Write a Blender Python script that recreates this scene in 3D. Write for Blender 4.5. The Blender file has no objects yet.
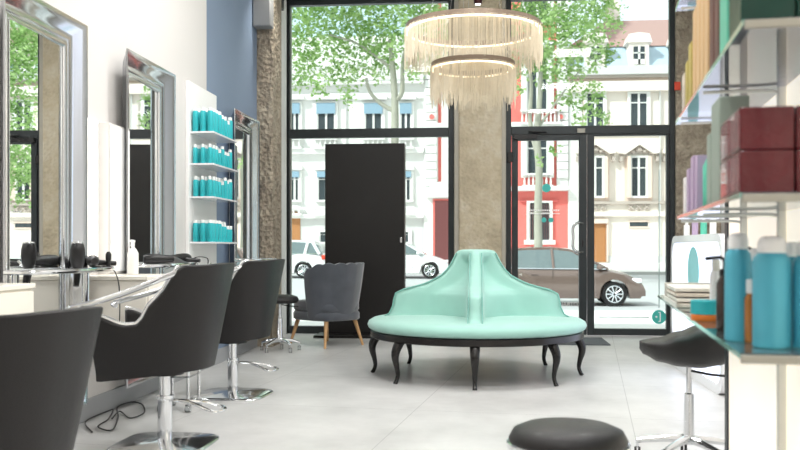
import bpy, bmesh, math, random
from mathutils import Vector, Matrix
PI = math.pi
scene = bpy.context.scene
C = scene.collection
random.seed(7)

# ------------------------------------------------------------------ camera maths
F = 900.0; A = math.radians(5.4); CX, CY = 400.0, 248.0; H = 1.05
def ray(px, py):
    u = px - CX; v = CY - py
    return (u*math.cos(A) - F*math.sin(A), F*math.cos(A) + u*math.sin(A), v)
def atY(px, py, Y):
    d = ray(px, py); k = Y/d[1]
    return Vector((d[0]*k, Y, H + d[2]*k))
def atX(px, py, X):
    d = ray(px, py); k = X/d[0]
    return Vector((X, d[1]*k, H + d[2]*k))
def atZ(px, py, Z=0.0):
    d = ray(px, py); k = (Z-H)/d[2]
    return Vector((d[0]*k, d[1]*k, Z))

# ------------------------------------------------------------------ materials
def lin(c):
    return c/12.92 if c <= .04045 else ((c+.055)/1.055)**2.4
def rgb(h):
    if isinstance(h, str):
        return tuple(lin(int(h[i:i+2], 16)/255) for i in (0, 2, 4))
    return tuple(h)
def new_mat(name):
    m = bpy.data.materials.new(name); m.use_nodes = True
    nt = m.node_tree; nt.nodes.clear()
    out = nt.nodes.new('ShaderNodeOutputMaterial')
    return m, nt, out
def mat(name, col, rough=.5, metal=0., var=.06, scale=12., bump=0., bscale=60., spec=.5, sheen=0., emit=None, estr=0., coat=0., stretch=None, trans=0., ior=1.45):
    m, nt, out = new_mat(name)
    N = nt.nodes.new; L = nt.links.new
    b = N('ShaderNodeBsdfPrincipled'); L(b.outputs[0], out.inputs[0])
    b.inputs['Roughness'].default_value = rough
    b.inputs['Metallic'].default_value = metal
    b.inputs['Specular IOR Level'].default_value = spec
    b.inputs['Sheen Weight'].default_value = sheen
    b.inputs['Coat Weight'].default_value = coat
    b.inputs['Transmission Weight'].default_value = trans
    b.inputs['IOR'].default_value = ior
    c = rgb(col)
    tc = N('ShaderNodeTexCoord'); mp = N('ShaderNodeMapping'); L(tc.outputs['Object'], mp.inputs[0])
    if stretch: mp.inputs['Scale'].default_value = stretch
    nz = N('ShaderNodeTexNoise'); nz.inputs['Scale'].default_value = scale; nz.inputs['Detail'].default_value = 4
    L(mp.outputs[0], nz.inputs['Vector'])
    mx = N('ShaderNodeMix'); mx.data_type = 'RGBA'
    mx.inputs[6].default_value = tuple(x*(1-var) for x in c)+(1,)
    mx.inputs[7].default_value = tuple(min(1, x*(1+var)) for x in c)+(1,)
    L(nz.outputs['Fac'], mx.inputs[0]); L(mx.outputs[2], b.inputs['Base Color'])
    if bump:
        n2 = N('ShaderNodeTexNoise'); n2.inputs['Scale'].default_value = bscale; n2.inputs['Detail'].default_value = 5
        L(mp.outputs[0], n2.inputs['Vector'])
        bp = N('ShaderNodeBump'); bp.inputs['Strength'].default_value = bump; bp.inputs['Distance'].default_value = .02
        L(n2.outputs['Fac'], bp.inputs['Height']); L(bp.outputs[0], b.inputs['Normal'])
    if emit:
        b.inputs['Emission Color'].default_value = rgb(emit)+(1,); b.inputs['Emission Strength'].default_value = estr
    return m
def glass_mat(name, tint, refl=1.0, rough=0.0, milk=0.0, milkcol='FFFFFF'):
    """thin sheet: transparent with a fresnel reflection, optionally milky"""
    m, nt, out = new_mat(name); N = nt.nodes.new; L = nt.links.new
    t = N('ShaderNodeBsdfTransparent'); t.inputs[0].default_value = rgb(tint)+(1,)
    g = N('ShaderNodeBsdfGlossy'); g.inputs['Roughness'].default_value = rough
    fr = N('ShaderNodeFresnel'); fr.inputs[0].default_value = 1.45
    ml = N('ShaderNodeMath'); ml.operation = 'MULTIPLY'; ml.inputs[1].default_value = refl; L(fr.outputs[0], ml.inputs[0])
    last = t.outputs[0]
    if milk:
        d = N('ShaderNodeBsdfTranslucent'); d.inputs[0].default_value = rgb(milkcol)+(1,)
        d2 = N('ShaderNodeBsdfDiffuse'); d2.inputs[0].default_value = rgb(milkcol)+(1,)
        mm = N('ShaderNodeMixShader'); mm.inputs[0].default_value = .5; L(d.outputs[0], mm.inputs[1]); L(d2.outputs[0], mm.inputs[2])
        m2 = N('ShaderNodeMixShader'); m2.inputs[0].default_value = milk
        L(last, m2.inputs[1]); L(mm.outputs[0], m2.inputs[2]); last = m2.outputs[0]
    mx = N('ShaderNodeMixShader'); L(ml.outputs[0], mx.inputs[0]); L(last, mx.inputs[1]); L(g.outputs[0], mx.inputs[2])
    L(mx.outputs[0], out.inputs[0])
    return m

M = {}
M['wall'] = mat('white_wall_paint', 'D9D6D3', .55, var=.015, scale=2, bump=.03)
M['blue_wall'] = mat('blue_grey_wall_paint', '8091A8', .6, var=.03, scale=2, bump=.03)
M['ceiling'] = mat('ceiling_paint', 'EDEBE6', .8, var=.01)
M['glowing'] = mat('cream_panel_added_glow', 'F6F1E6', .25, var=.01, emit='FFF6E6', estr=.55)  # emission added to brighten the cream panel, no lamp behind it
M['cream'] = mat('cream_lacquer', 'F6F1E6', .22, var=.02, scale=3)
M['white'] = mat('white_plastic', 'F5F5F4', .3, var=.01)
M['white_gloss'] = mat('white_gloss', 'F7F7FA', .12, var=.01, coat=.5)
M['chrome'] = mat('polished_chrome', 'E9EBEE', .12, 1.0, var=.02)
M['chrome_frame'] = mat('brushed_silver_frame', 'DADDE1', .17, 1.0, var=.03, scale=4)
M['mirror'] = mat('mirror_glass', 'F6F8F8', .0, 1.0, var=.0)
M['black_leather'] = mat('charcoal_leatherette', '1A1819', .42, var=.12, scale=30, bump=.25, bscale=260, coat=.06)
M['black'] = mat('black_plastic', '161516', .35, var=.1)
M['black_matte'] = mat('black_lacquer_panel', '171413', .42, var=.15, scale=3)
M['black_wood'] = mat('black_stained_wood', '1A1716', .25, var=.25, scale=9, stretch=(1, 1, .2))
M['frame'] = mat('anthracite_aluminium', '34393B', .4, .3, var=.05)
M['mint'] = mat('mint_velvet', '9BC9BE', .75, var=.07, scale=7, bump=.06, bscale=300, sheen=.35)
M['mint_dark'] = mat('mint_piping', '78AEA4', .7, var=.05, sheen=.3)
M['velvet'] = mat('grey_velvet', '474B53', .65, var=.5, scale=6, bump=.05, bscale=200, sheen=.6)
M['wood'] = mat('pale_beech_wood', 'C49A6C', .45, var=.2, scale=14, stretch=(1, 1, .15))
M['teal'] = mat('teal_plastic', '2FB4BC', .32, var=.05, scale=5)
M['teal_can'] = mat('teal_metallic_can', '56B2C8', .28, .15, var=.05, scale=5)
M['teal_dark'] = mat('deep_green_foil', '0A3A2F', .35, var=.35, scale=6, bump=.3, bscale=10)
M['burgundy'] = mat('burgundy_carton_in_film', '5C0916', .3, var=.3, scale=9, bump=.5, bscale=12, coat=.3)
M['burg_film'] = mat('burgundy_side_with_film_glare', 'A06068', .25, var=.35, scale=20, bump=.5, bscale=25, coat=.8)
M['orange'] = mat('orange_plastic', 'E57B2E', .4, var=.05)
M['tan'] = mat('tan_kraft_carton', 'DCB98A', .6, var=.12, scale=20, stretch=(1, 1, .15))
M['olive'] = mat('olive_carton', 'BDAE63', .6, var=.1)
M['brown'] = mat('brown_carton', '6B473F', .5, var=.3, scale=15)
M['greybox'] = mat('grey_green_carton', '98A79C', .45, var=.08, scale=5)
M['lilac'] = mat('lilac_carton', 'BBA6C4', .5, var=.1, scale=5)
M['mintbox'] = mat('mint_green_plastic', '63C9AE', .4, var=.1, scale=7)
M['amber'] = mat('amber_liquid_bottle', 'A8640F', .12, var=.2, scale=8, coat=.5)
M['dkbottle'] = mat('dark_brown_bottle', '2B1A12', .1, var=.2, coat=.5)
M['rail'] = mat('white_steel_rail', 'E4E2DA', .35, .0, var=.03)
M['rail_grey'] = mat('grey_steel_edge', 'A9A69B', .4, .2, var=.05)
M['dark_edge'] = mat('dark_metal_edge', '3C4044', .4, .4, var=.05)
M['speaker'] = mat('grey_speaker_grille', '8E8F90', .6, var=.06, scale=200)
M['shelf_glass'] = glass_mat('glass_shelf', 'D9F2EC', 1.2, .02, milk=.25, milkcol='D6E6EE')
M['shelf_glass2'] = glass_mat('frosted_glass_sky_sheen', 'E4E8F4', 1.2, .05, milk=.2, milkcol='DDE0F2')  # milky lavender tint paints in sky light on the shelf undersides
M['glass_edge'] = mat('glass_green_edge', '7FBFB0', .1, var=.2, scale=15, coat=.5)
M['pane'] = glass_mat('window_glass', 'F4FAF8', .35, 0)
M['clear'] = glass_mat('clear_plastic', 'E4E8EA', 2.5, .05, milk=.12)
M['glow'] = mat('backlit_opal_panel', 'E8ECFA', .3, var=.0, emit='E2E8FF', estr=1.05)
M['led'] = mat('warm_led_strip', 'FFF4DE', .4, var=0, emit='FFEFD0', estr=3)
M['lamp'] = mat('spot_lens_and_fill_diffuser', 'FFFFFF', .4, var=0, emit='FFF8EE', estr=5)
M['bronze'] = mat('taupe_metal_ring', '8B7B6C', .35, .4, var=.08)
M['fringe'] = mat('pale_beige_fringe', 'DDD2BC', .5, .15, var=.12, scale=30)
M['rubber'] = mat('grey_door_mat', '62676B', .9, var=.3, scale=80, bump=.4, bscale=200)
M['decal_teal'] = mat('teal_window_sticker', '4CC4BC', .5, var=.02)
M['decal_white'] = mat('white_window_sticker', 'FFFFFF', .5, var=0)
M['paper'] = mat('printed_leaflet', 'D6CCBF', .5, var=.3, scale=18)
M['red'] = mat('red_plastic', 'D8492F', .4, var=.05)

def floor_mat():
    m, nt, out = new_mat('large_grey_floor_tiles'); N = nt.nodes.new; L = nt.links.new
    b = N('ShaderNodeBsdfPrincipled'); L(b.outputs[0], out.inputs[0])
    tc = N('ShaderNodeTexCoord'); mp = N('ShaderNodeMapping'); L(tc.outputs['Object'], mp.inputs[0])
    mp.inputs['Rotation'].default_value = (0, 0, math.radians(6.64)+PI/2)
    mp.inputs['Location'].default_value = (0.3, -.235, 0)
    br = N('ShaderNodeTexBrick'); br.offset = 0.0; L(mp.outputs[0], br.inputs['Vector'])
    br.inputs['Scale'].default_value = 1; br.inputs['Brick Width'].default_value = 1.355*1.0; br.inputs['Row Height'].default_value = 1.355
    br.inputs['Mortar Size'].default_value = .0022; br.inputs['Mortar Smooth'].default_value = .1
    n1 = N('ShaderNodeTexNoise'); n1.inputs['Scale'].default_value = 1.3; n1.inputs['Detail'].default_value = 8; n1.inputs['Roughness'].default_value = .65
    L(mp.outputs[0], n1.inputs['Vector'])
    cr = N('ShaderNodeValToRGB'); L(n1.outputs['Fac'], cr.inputs[0])
    cr.color_ramp.elements[0].position = .3; cr.color_ramp.elements[0].color = rgb('B4B4B3')+(1,)
    cr.color_ramp.elements[1].position = .7; cr.color_ramp.elements[1].color = rgb('D2D2D1')+(1,)
    mx = N('ShaderNodeMix'); mx.data_type = 'RGBA'; L(br.outputs['Fac'], mx.inputs[0]); L(cr.outputs[0], mx.inputs[6])
    mx.inputs[7].default_value = rgb('969696')+(1,)
    L(mx.outputs[2], b.inputs['Base Color'])
    n2 = N('ShaderNodeTexNoise'); n2.inputs['Scale'].default_value = 5; n2.inputs['Detail'].default_value = 6; L(mp.outputs[0], n2.inputs['Vector'])
    mr = N('ShaderNodeMapRange'); mr.inputs[3].default_value = .28; mr.inputs[4].default_value = .48; L(n2.outputs['Fac'], mr.inputs[0]); L(mr.outputs[0], b.inputs['Roughness'])
    b.inputs['Specular IOR Level'].default_value = .55
    return m
M['floor'] = floor_mat()

def stone_mat(name, c1, c2, c3, bump=.9, sc=3.5):
    m, nt, out = new_mat(name); N = nt.nodes.new; L = nt.links.new
    b = N('ShaderNodeBsdfPrincipled'); L(b.outputs[0], out.inputs[0]); b.inputs['Roughness'].default_value = .9
    tc = N('ShaderNodeTexCoord')
    n1 = N('ShaderNodeTexNoise'); n1.inputs['Scale'].default_value = sc; n1.inputs['Detail'].default_value = 10; n1.inputs['Roughness'].default_value = .7
    L(tc.outputs['Object'], n1.inputs['Vector'])
    cr = N('ShaderNodeValToRGB'); L(n1.outputs['Fac'], cr.inputs[0])
    e = cr.color_ramp.elements; e[0].position = .32; e[0].color = rgb(c1)+(1,); e[1].position = .7; e[1].color = rgb(c3)+(1,)
    k = e.new(.5); k.color = rgb(c2)+(1,)
    L(cr.outputs[0], b.inputs['Base Color'])
    n2 = N('ShaderNodeTexVoronoi'); n2.inputs['Scale'].default_value = 22; L(tc.outputs['Object'], n2.inputs['Vector'])
    n3 = N('ShaderNodeTexNoise'); n3.inputs['Scale'].default_value = 30; n3.inputs['Detail'].default_value = 8; L(tc.outputs['Object'], n3.inputs['Vector'])
    ad = N('ShaderNodeMath'); ad.operation = 'ADD'; L(n2.outputs['Distance'], ad.inputs[0]); L(n3.outputs['Fac'], ad.inputs[1])
    bp = N('ShaderNodeBump'); bp.inputs['Strength'].default_value = bump; bp.inputs['Distance'].default_value = .03
    L(ad.outputs[0], bp.inputs['Height']); L(bp.outputs[0], b.inputs['Normal'])
    return m
M['stone'] = stone_mat('golden_limestone', 'B3A68F', 'CABCA2', 'D9D0BE', .4)
M['stone_rough'] = stone_mat('rough_hewn_stone', '8A7E70', 'A99D8B', 'C4B9A6', 1.0, 6)
M['stone_edge'] = mat('dressed_stone_edge', 'B7B1A5', .8, var=.08, scale=5, bump=.1)

# ------------------------------------------------------------------ mesh builder
class MB:
    def __init__(s): s.bm = bmesh.new(); s.mi = 0
    def _f(s, vs):
        try:
            f = s.bm.faces.new(vs); f.material_index = s.mi; f.smooth = True; return f
        except ValueError: return None
    def v(s, *p): return s.bm.verts.new(p if len(p) == 3 else p[0])
    def box(s, x0, x1, y0, y1, z0, z1, mtx=None):
        if x0 > x1: x0, x1 = x1, x0
        if y0 > y1: y0, y1 = y1, y0
        if z0 > z1: z0, z1 = z1, z0
        P = [Vector(p) for p in ((x0,y0,z0),(x1,y0,z0),(x1,y1,z0),(x0,y1,z0),(x0,y0,z1),(x1,y0,z1),(x1,y1,z1),(x0,y1,z1))]
        if mtx: P = [mtx @ p for p in P]
        V = [s.v(p) for p in P]
        for q in ((0,3,2,1),(4,5,6,7),(0,1,5,4),(1,2,6,5),(2,3,7,6),(3,0,4,7)): s._f([V[i] for i in q])
        return s
    def rings(s, R, close=True, caps=True):
        """R: list of rings (lists of points)"""
        VV = [[s.v(p) for p in r] for r in R]
        n = len(VV[0])
        for a, b in zip(VV, VV[1:]):
            for i in range(n if close else n-1):
                j = (i+1) % n
                s._f([a[i], a[j], b[j], b[i]])
        if caps:
            s._f(list(reversed(VV[0]))); s._f(VV[-1])
        return s
    def tube(s, pts, r, n=10, caps=True, flat=1.0):
        pts = [Vector(p) for p in pts]; R = []
        rr = r if isinstance(r, (list, tuple)) else [r]*len(pts)
        up = Vector((0, 0, 1)); prev = None
        for i, p in enumerate(pts):
            t = (pts[min(i+1, len(pts)-1)] - pts[max(i-1, 0)]).normalized()
            if prev is None:
                a = up if abs(t.dot(up)) < .9 else Vector((1, 0, 0))
                u = t.cross(a).normalized()
            else:
                u = (prev - t*prev.dot(t)).normalized()
            w = t.cross(u); prev = u
            R.append([p + (u*math.cos(2*PI*k/n) + w*math.sin(2*PI*k/n)*flat)*rr[i] for k in range(n)])
        return s.rings(R, True, caps)
    def lathe(s, prof, n=24, cx=0, cy=0, z=0, sx=1, sy=1):
        """prof: list of (r, z), bottom to top"""
        R = []
        for r, h in prof:
            R.append([Vector((cx + max(r, 1e-4)*sx*math.cos(2*PI*k/n), cy + max(r, 1e-4)*sy*math.sin(2*PI*k/n), z+h)) for k in range(n)])
        return s.rings(R)
    def prism(s, poly, a, b, axis='y'):
        def q(p, t):
            return {'y': (p[0], t, p[1]), 'x': (t, p[0], p[1]), 'z': (p[0], p[1], t)}[axis]
        A_ = [s.v(q(p, a)) for p in poly]; B_ = [s.v(q(p, b)) for p in poly]
        n = len(poly)
        s._f(A_); s._f(list(reversed(B_)))
        for i in range(n): s._f([A_[i], B_[i], B_[(i+1) % n], A_[(i+1) % n]])
        return s
    def build(s, name, m, parent=None, bevel=0, bseg=2, sub=0, solid=0, loc=None, rot=None, angle=35, soff=-1):
        bmesh.ops.recalc_face_normals(s.bm, faces=s.bm.faces)
        me = bpy.data.meshes.new(name); s.bm.to_mesh(me); s.bm.free()
        ms = m if isinstance(m, (list, tuple)) else [m]
        for x in ms: me.materials.append(x)
        me.set_sharp_from_angle(angle=math.radians(angle))
        o = bpy.data.objects.new(name, me); C.objects.link(o)
        if parent: o.parent = parent
        if loc is not None: o.location = loc
        if rot is not None: o.rotation_euler = rot
        if solid:
            k = o.modifiers.new('solid', 'SOLIDIFY'); k.thickness = solid; k.offset = soff
        if bevel:
            k = o.modifiers.new('bevel', 'BEVEL'); k.width = bevel; k.segments = bseg; k.limit_method = 'ANGLE'; k.angle_limit = math.radians(40)
        if sub:
            k = o.modifiers.new('sub', 'SUBSURF'); k.levels = sub; k.render_levels = sub
        return o
def bx(name, m, x0, x1, y0, y1, z0, z1, parent=None, bevel=0, **k):
    return MB().box(x0, x1, y0, y1, z0, z1).build(name, m, parent, bevel=bevel, **k)
def T(name, label, cat, loc=(0, 0, 0), rz=0, group=None):
    o = bpy.data.objects.new(name, None); C.objects.link(o); o.empty_display_size = .1
    o.location = loc; o.rotation_euler = (0, 0, rz); o['label'] = label; o['category'] = cat
    if group: o['group'] = group
    return o
def tag(o, label, cat, group=None):
    o['label'] = label; o['category'] = cat
    if group: o['group'] = group
    return o
def S(o):
    o['kind'] = 'structure'; return o
def copy_tree(o, parent=None):
    c = o.copy(); C.objects.link(c)
    if parent: c.parent = parent
    for ch in list(o.children): copy_tree(ch, c)
    return c
def place(o, loc, rz=0, label=None, group=None, fresh=True):
    c = copy_tree(o) if fresh else o
    c.location = loc; c.rotation_euler = (0, 0, rz)
    if label: c['label'] = label
    if group: c['group'] = group
    return c
def arc(cx, cy, r, a0, a1, n):
    return [(cx + r*math.cos(a0+(a1-a0)*i/n), cy + r*math.sin(a0+(a1-a0)*i/n)) for i in range(n+1)]
def spline(P, n=8):
    P = [Vector(p) for p in P]; Q = [P[0]] + P + [P[-1]]; out = []
    for i in range(1, len(Q)-2):
        a, b, c, d = Q[i-1], Q[i], Q[i+1], Q[i+2]
        for k in range(n):
            t = k/n
            out.append(.5*((2*b) + (c-a)*t + (2*a-5*b+4*c-d)*t*t + (3*b-a-3*c+d)*t*t*t))
    out.append(P[-1]); return out

# ================================================================== ROOM
D = 10.9; WX = -2.42; RX = 2.75; CH = 4.25; YB = -2.5
S(bx('floor', M['floor'], WX-.2, RX+.2, YB-.2, D+.25, -.12, 0))
S(bx('ceiling', M['ceiling'], WX-.2, RX+.2, YB-.2, D+.25, CH, CH+.15))
yb = 7.66
S(bx('wall_left', M['wall'], WX-.2, WX, YB, yb, 0, CH))
S(bx('wall_left', M['blue_wall'], WX-.2, WX, yb, 9.6, 0, CH))
S(bx('wall_left', M['wall'], WX-.2, WX, 9.6, D+.1, 0, CH))
S(bx('wall_right', M['wall'], RX, RX+.2, YB, D+.1, 0, CH))
S(bx('wall_back', M['wall'], WX, RX, YB-.2, YB, 0, CH))
m_base = mat('grey_skirting', 'A5A7AA', .5, var=.04)
S(bx('baseboard_left', m_base, WX, WX+.012, YB, 9.38, 0, .13, bevel=.003))
S(bx('baseboard_right', m_base, RX-.012, RX, YB, D-.1, 0, .13, bevel=.003))

xl0 = atY(285.5, 0, D).x; xl1 = atY(454, 0, D).x
xr0 = atY(505, 0, D).x; xr1 = atY(675, 0, D).x
ztop = 4.09
# facade masonry: left strip, pillar, right, lintel
S(bx('wall_front', M['stone_edge'], WX, xl0, D-.06, D+.25, 0, CH))
S(bx('wall_front', M['stone_rough'], xr1, RX, D-.06, D+.25, 0, CH))
S(bx('trim_1', M['frame'], xl0, xr1, D-.02, D+.25, ztop, CH))
# central stone pillar
px0, px1 = atY(454, 0, D-.12).x, atY(506, 0, D-.12).x
pb = MB()
w = px1-px0
for k in range(1):
    pb.box(px0+.055, px1-.05, D-.14, D+.2, 0, ztop)
S(pb.build('wall_pillar', M['stone'], bevel=.02, bseg=3))
S(MB().box(px0, px0+.06, D-.12, D+.2, 0, ztop).box(px1-.055, px1, D-.12, D+.2, 0, ztop).build('trim_2', M['stone_edge'], bevel=.012))
# rough pilaster in the left corner
def rough_column(x0, x1, y0, y1, z1):
    mb = MB(); R = []
    nz = 60; n = 9
    rnd = random.Random(3)
    for i in range(nz+1):
        z = z1*i/nz; ring = []
        for k in range(n): ring.append(Vector((x0+(x1-x0)*k/n, y0, z)))
        for k in range(n): ring.append(Vector((x1, y0+(y1-y0)*k/n, z)))
        ring.append(Vector((x1, y1, z))); ring.append(Vector((x0, y1, z)))
        for q in range(0, 2*n):
            a = .012 if 0 < q < 2*n-1 else .008
            if q != 0: ring[q] += Vector((rnd.uniform(-a, a), rnd.uniform(-a*1.4, a*.6), 0))
        R.append(ring)
    mb.rings(R); return mb
S(rough_column(WX, -2.25, 9.40, 9.82, CH).build('wall_pilaster', M['stone_rough'], angle=60))

# ---- window_1 (left bay) and door bay
FY0, FY1 = D, D+.09
def zof(py, px): return atY(px, py, D).z
zt0, zt1 = 2.40, 2.51
w1 = bpy.data.objects.new('window_1', None); C.objects.link(w1); S(w1)
fr = MB()
fr.box(xl0, xl0+.055, FY0, FY1, 0, ztop).box(xl1-.07, xl1, FY0, FY1, 0, ztop)
fr.box(xl0+.055, xl1-.07, FY0, FY1, ztop-.055, ztop).box(xl0+.055, xl1-.07, FY0, FY1, zt0, zt1).box(xl0+.055, xl1-.07, FY0, FY1, 0, .09)
fr.build('window_frame', M['frame'], w1, bevel=.004)
bx('pane', M['pane'], xl0+.055, xl1-.07, D+.04, D+.05, zt1, ztop-.055, w1)
bx('pane', M['pane'], xl0+.055, xl1-.07, D+.04, D+.05, .09, zt0, w1)
w2 = bpy.data.objects.new('window_2', None); C.objects.link(w2); S(w2)
fr = MB()
fr.box(xr0, xr0+.075, FY0, FY1, 0, ztop).box(xr1-.06, xr1, FY0, FY1, 0, ztop)
fr.box(xr0+.075, xr1-.06, FY0, FY1, ztop-.06, ztop).box(xr0+.075, xr1-.06, FY0, FY1, zt1-.10, zt1)
fr.build('window_frame', M['frame'], w2, bevel=.004)
bx('pane', M['pane'], xr0+.075, xr1-.06, D+.04, D+.05, zt1, ztop-.06, w2)
xm0, xm1 = atY(580, 0, D).x, atY(594, 0, D).x; xmm = (xm0+xm1)/2
# left door leaf (opening)
d1 = bpy.data.objects.new('door_1', None); C.objects.link(d1); S(d1)
dl = MB(); xa, xb = xr0+.08, xmm-.004
dl.box(xa, xa+.075, D-.012, D+.06, .012, 2.405).box(xb-.09, xb, D-.012, D+.06, .012, 2.405)
dl.box(xa+.075, xb-.09, D-.012, D+.06, 2.34, 2.405).box(xa+.075, xb-.09, D-.012, D+.06, .012, .09)
dl.build('door_leaf', M['frame'], d1, bevel=.004)
bx('pane', M['pane'], xa+.075, xb-.09, D+.02, D+.03, .09, 2.34, d1)
hp = atY(573, 0, D-.07).x; hx = xb-.05
z0 = atY(573, 252, D-.07).z; z1 = atY(573, 223, D-.07).z
MB().tube(spline([(hx, D-.01, z1), (hp+.05, D-.075, z1), (hp, D-.08, z1-.05), (hp, D-.08, (z0+z1)/2), (hp, D-.08, z0+.05), (hp+.05, D-.075, z0), (hx, D-.01, z0)], 6), .018, 12).build('door_handle', M['chrome'], d1)
MB().box(hx-.012, hx+.012, D-.022, D-.010, z0+.06, z0+.14).build('lock_plate', M['black'], d1, bevel=.003)
MB().box(xa+.02, xa+.30, D-.06, D-.012, 2.35, 2.41).tube([(xa+.25, D-.05, 2.42), (xa+.42, D-.07, 2.43), (xa+.2, D-.05, 2.44)], .012, 8).build('door_closer', M['black'], d1, bevel=.006)
MB().box(xa-.05, xa+.015, D-.035, D-.012, 2.08, 2.2).build('hinge', M['black'], d1, bevel=.006)
# right leaf
d2 = bpy.data.objects.new('door_2', None); C.objects.link(d2); S(d2)
dl = MB(); xa2, xb2 = xmm+.004, xr1-.065
dl.box(xa2, xa2+.08, D-.012, D+.06, .012, 2.405).box(xb2-.035, xb2, D-.012, D+.06, .012, 2.405)
dl.box(xa2+.08, xb2-.035, D-.012, D+.06, 2.385, 2.405).box(xa2+.08, xb2-.035, D-.012, D+.06, .012, .09)
dl.build('door_leaf', M['frame'], d2, bevel=.004)
bx('pane', M['pane'], xa2+.08, xb2-.035, D+.02, D+.03, .09, 2.385, d2)
bx('strike_box', M['rail_grey'], atY(577, 0, D).x, atY(585, 0, D).x, D-.03, D-.012, 2.42, 2.475, d2, bevel=.004)
# stickers on the panes
def disc(cx, cz, r, y, name, m, parent, n=28):
    b = MB(); b.rings([[Vector((cx+r*math.cos(2*PI*k/n), y, cz+r*math.sin(2*PI*k/n))) for k in range(n)], [Vector((cx+r*math.cos(2*PI*k/n), y+.001, cz+r*math.sin(2*PI*k/n))) for k in range(n)]])
    return b.build(name, m, parent)
def rectpx(name, m, parent, p0, p1, y=D+.018, t=.001):
    a = atY(p0[0], p0[1], y); b = atY(p1[0], p1[1], y)
    return bx(name, m, a.x, b.x, y, y+t, a.z, b.z, parent)
st = T('window_sticker', 'round teal emblem sticker low on the right door pane with thin grey lines', 'sticker', (0, 0, 0))
c = atY(659, 317, D+.018); disc(c.x, c.z, .083, D+.0185, 'disc', M['decal_teal'], st)
disc(c.x-.03, c.z+.002, .012, D+.0165, 'dot', M['decal_white'], st)
MB().box(c.x+.008, c.x+.02, D+.016, D+.0175, c.z-.058, c.z+.06).box(c.x-.008, c.x+.008, D+.016, D+.0175, c.z+.05, c.z+.06).box(c.x-.008, c.x+.008, D+.016, D+.0175, c.z-.058, c.z-.048).build('bracket_mark', M['decal_white'], st)
m_line = mat('grey_teal_line', 'A9BFBE', .5)
rectpx('line', m_line, st, (599, 316.6), (649, 317.8)); rectpx('line', m_line, st, (658.6, 170), (659.6, 308))
s2 = T('window_sticker', 'round teal sticker high on the left door pane in front of the pink house', 'sticker')
c = atY(546.5, 188, D+.018); disc(c.x, c.z, .052, D+.0185, 'disc', M['decal_teal'], s2)
for px, w_ in ((544, 'left'), (551, 'right')):
    s3 = T('window_sticker', 'small teal round sticker on the left door pane, %s of the pair' % w_, 'sticker')
    c = atY(px, 220, D+.018); disc(c.x, c.z, .03, D+.0185, 'disc', M['decal_teal'], s3, 14)
s4 = T('window_lettering', 'thin white lines of lettering across the left door pane', 'lettering')
for q in range(14):
    x = 529+q*2.2
    rectpx('letter', M['decal_white'], s4, (x, 209.6), (x+1.5, 211))
rectpx('line', M['decal_white'], s4, (526, 213.4), (560, 214))
s5 = T('window_lettering', 'mirror-reversed white lettering at the foot of the left door pane', 'lettering')
fc = bpy.data.curves.new('letters', 'FONT'); fc.body = 'COTRAL'; fc.size = .065; fc.extrude = .0005; fc.align_x = 'CENTER'
fo = bpy.data.objects.new('tmp_letters', fc); C.objects.link(fo)
bpy.context.view_layer.update()
me = bpy.data.meshes.new_from_object(fo.evaluated_get(bpy.context.evaluated_depsgraph_get()))
bpy.data.objects.remove(fo); me.materials.clear(); me.materials.append(M['decal_white'])
lt = bpy.data.objects.new('letters', me); C.objects.link(lt); lt.parent = s5
c = atY(571, 306, D+.018); lt.location = (c.x, D+.016, c.z); lt.rotation_euler = (PI/2, 0, PI)

c = atY(677.5, 86, D-.07)
tag(bx('wall_plate', M['red'], c.x-.035, c.x+.035, D-.075, D-.058, c.z-.05, c.z+.05, bevel=.005), 'small orange-red plate on the stone wall right of the door', 'plate')
# door mat
tag(bx('door_mat', M['rubber'], atZ(545, 349).x, atZ(615, 349).x, 9.85, 10.62, 0, .012), 'grey rectangular door mat on the floor behind the green settee', 'mat')

# speaker on the pilaster
sp = T('wall_speaker', 'grey loudspeaker mounted high in the left corner by the rough stone', 'speaker', (0, 0, 0))
a = atY(255, -3, 9.3); b = atY(272.5, 28, 9.3)
bx('cabinet', M['speaker'], a.x, b.x, 9.2, 9.36, b.z, a.z, sp, bevel=.012)
bx('bracket', M['black'], (a.x+b.x)/2-.03, (a.x+b.x)/2+.03, 9.36, 9.42, b.z+.12, a.z-.1, sp, bevel=.004)
sl = T('ceiling_spotlight', 'black box spotlight under the ceiling beside the grey speaker', 'lamp')
a = atY(274, -12, 9.9); b = atY(283, 9.5, 9.9)
bx('housing', M['black'], a.x, b.x, 9.85, 9.95, b.z, CH, sl, bevel=.004)
MB().lathe([(.03, 0), (.03, .004)], 16, (a.x+b.x)/2, 9.9, b.z-.004).build('lamp_lens', M['lamp'], sl)
sl2 = T('ceiling_spotlight', 'small dark red cylinder spotlight above the fringed chandelier in front of the pillar', 'lamp')
c = atY(478, 4, 9.6)
m_dr = mat('dark_red_metal', '4A2426', .35, .4)
MB().lathe([(.035, 0), (.045, .01), (.045, CH-c.z)], 20, c.x, 9.6, c.z).build('housing', m_dr, sl2)
MB().lathe([(.03, 0), (.03, .003)], 20, c.x, 9.6, c.z-.006).build('lamp_lens', M['lamp'], sl2)

# black freestanding panel
bpn = T('panel_cabinet', 'tall plain black lacquered panel standing against the left window', 'cabinet')
a = atY(325, 144, 10.62); b = atY(404.5, 334, 10.62)
bx('body', M['black_matte'], a.x, b.x, 10.62, 10.78, .03, a.z, bpn, bevel=.004)
bx('base_plate', M['black_matte'], a.x-.09, b.x+.02, 10.35, 10.80, 0, .03, bpn, bevel=.004)
h = atY(401, 240, 10.6)
MB().box(h.x-.012, h.x+.012, 10.6, 10.62, h.z-.03, h.z+.03).tube([(h.x, 10.61, h.z), (h.x, 10.585, h.z)], .008, 8).build('handle', M['chrome'], bpn, bevel=.002)

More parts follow.
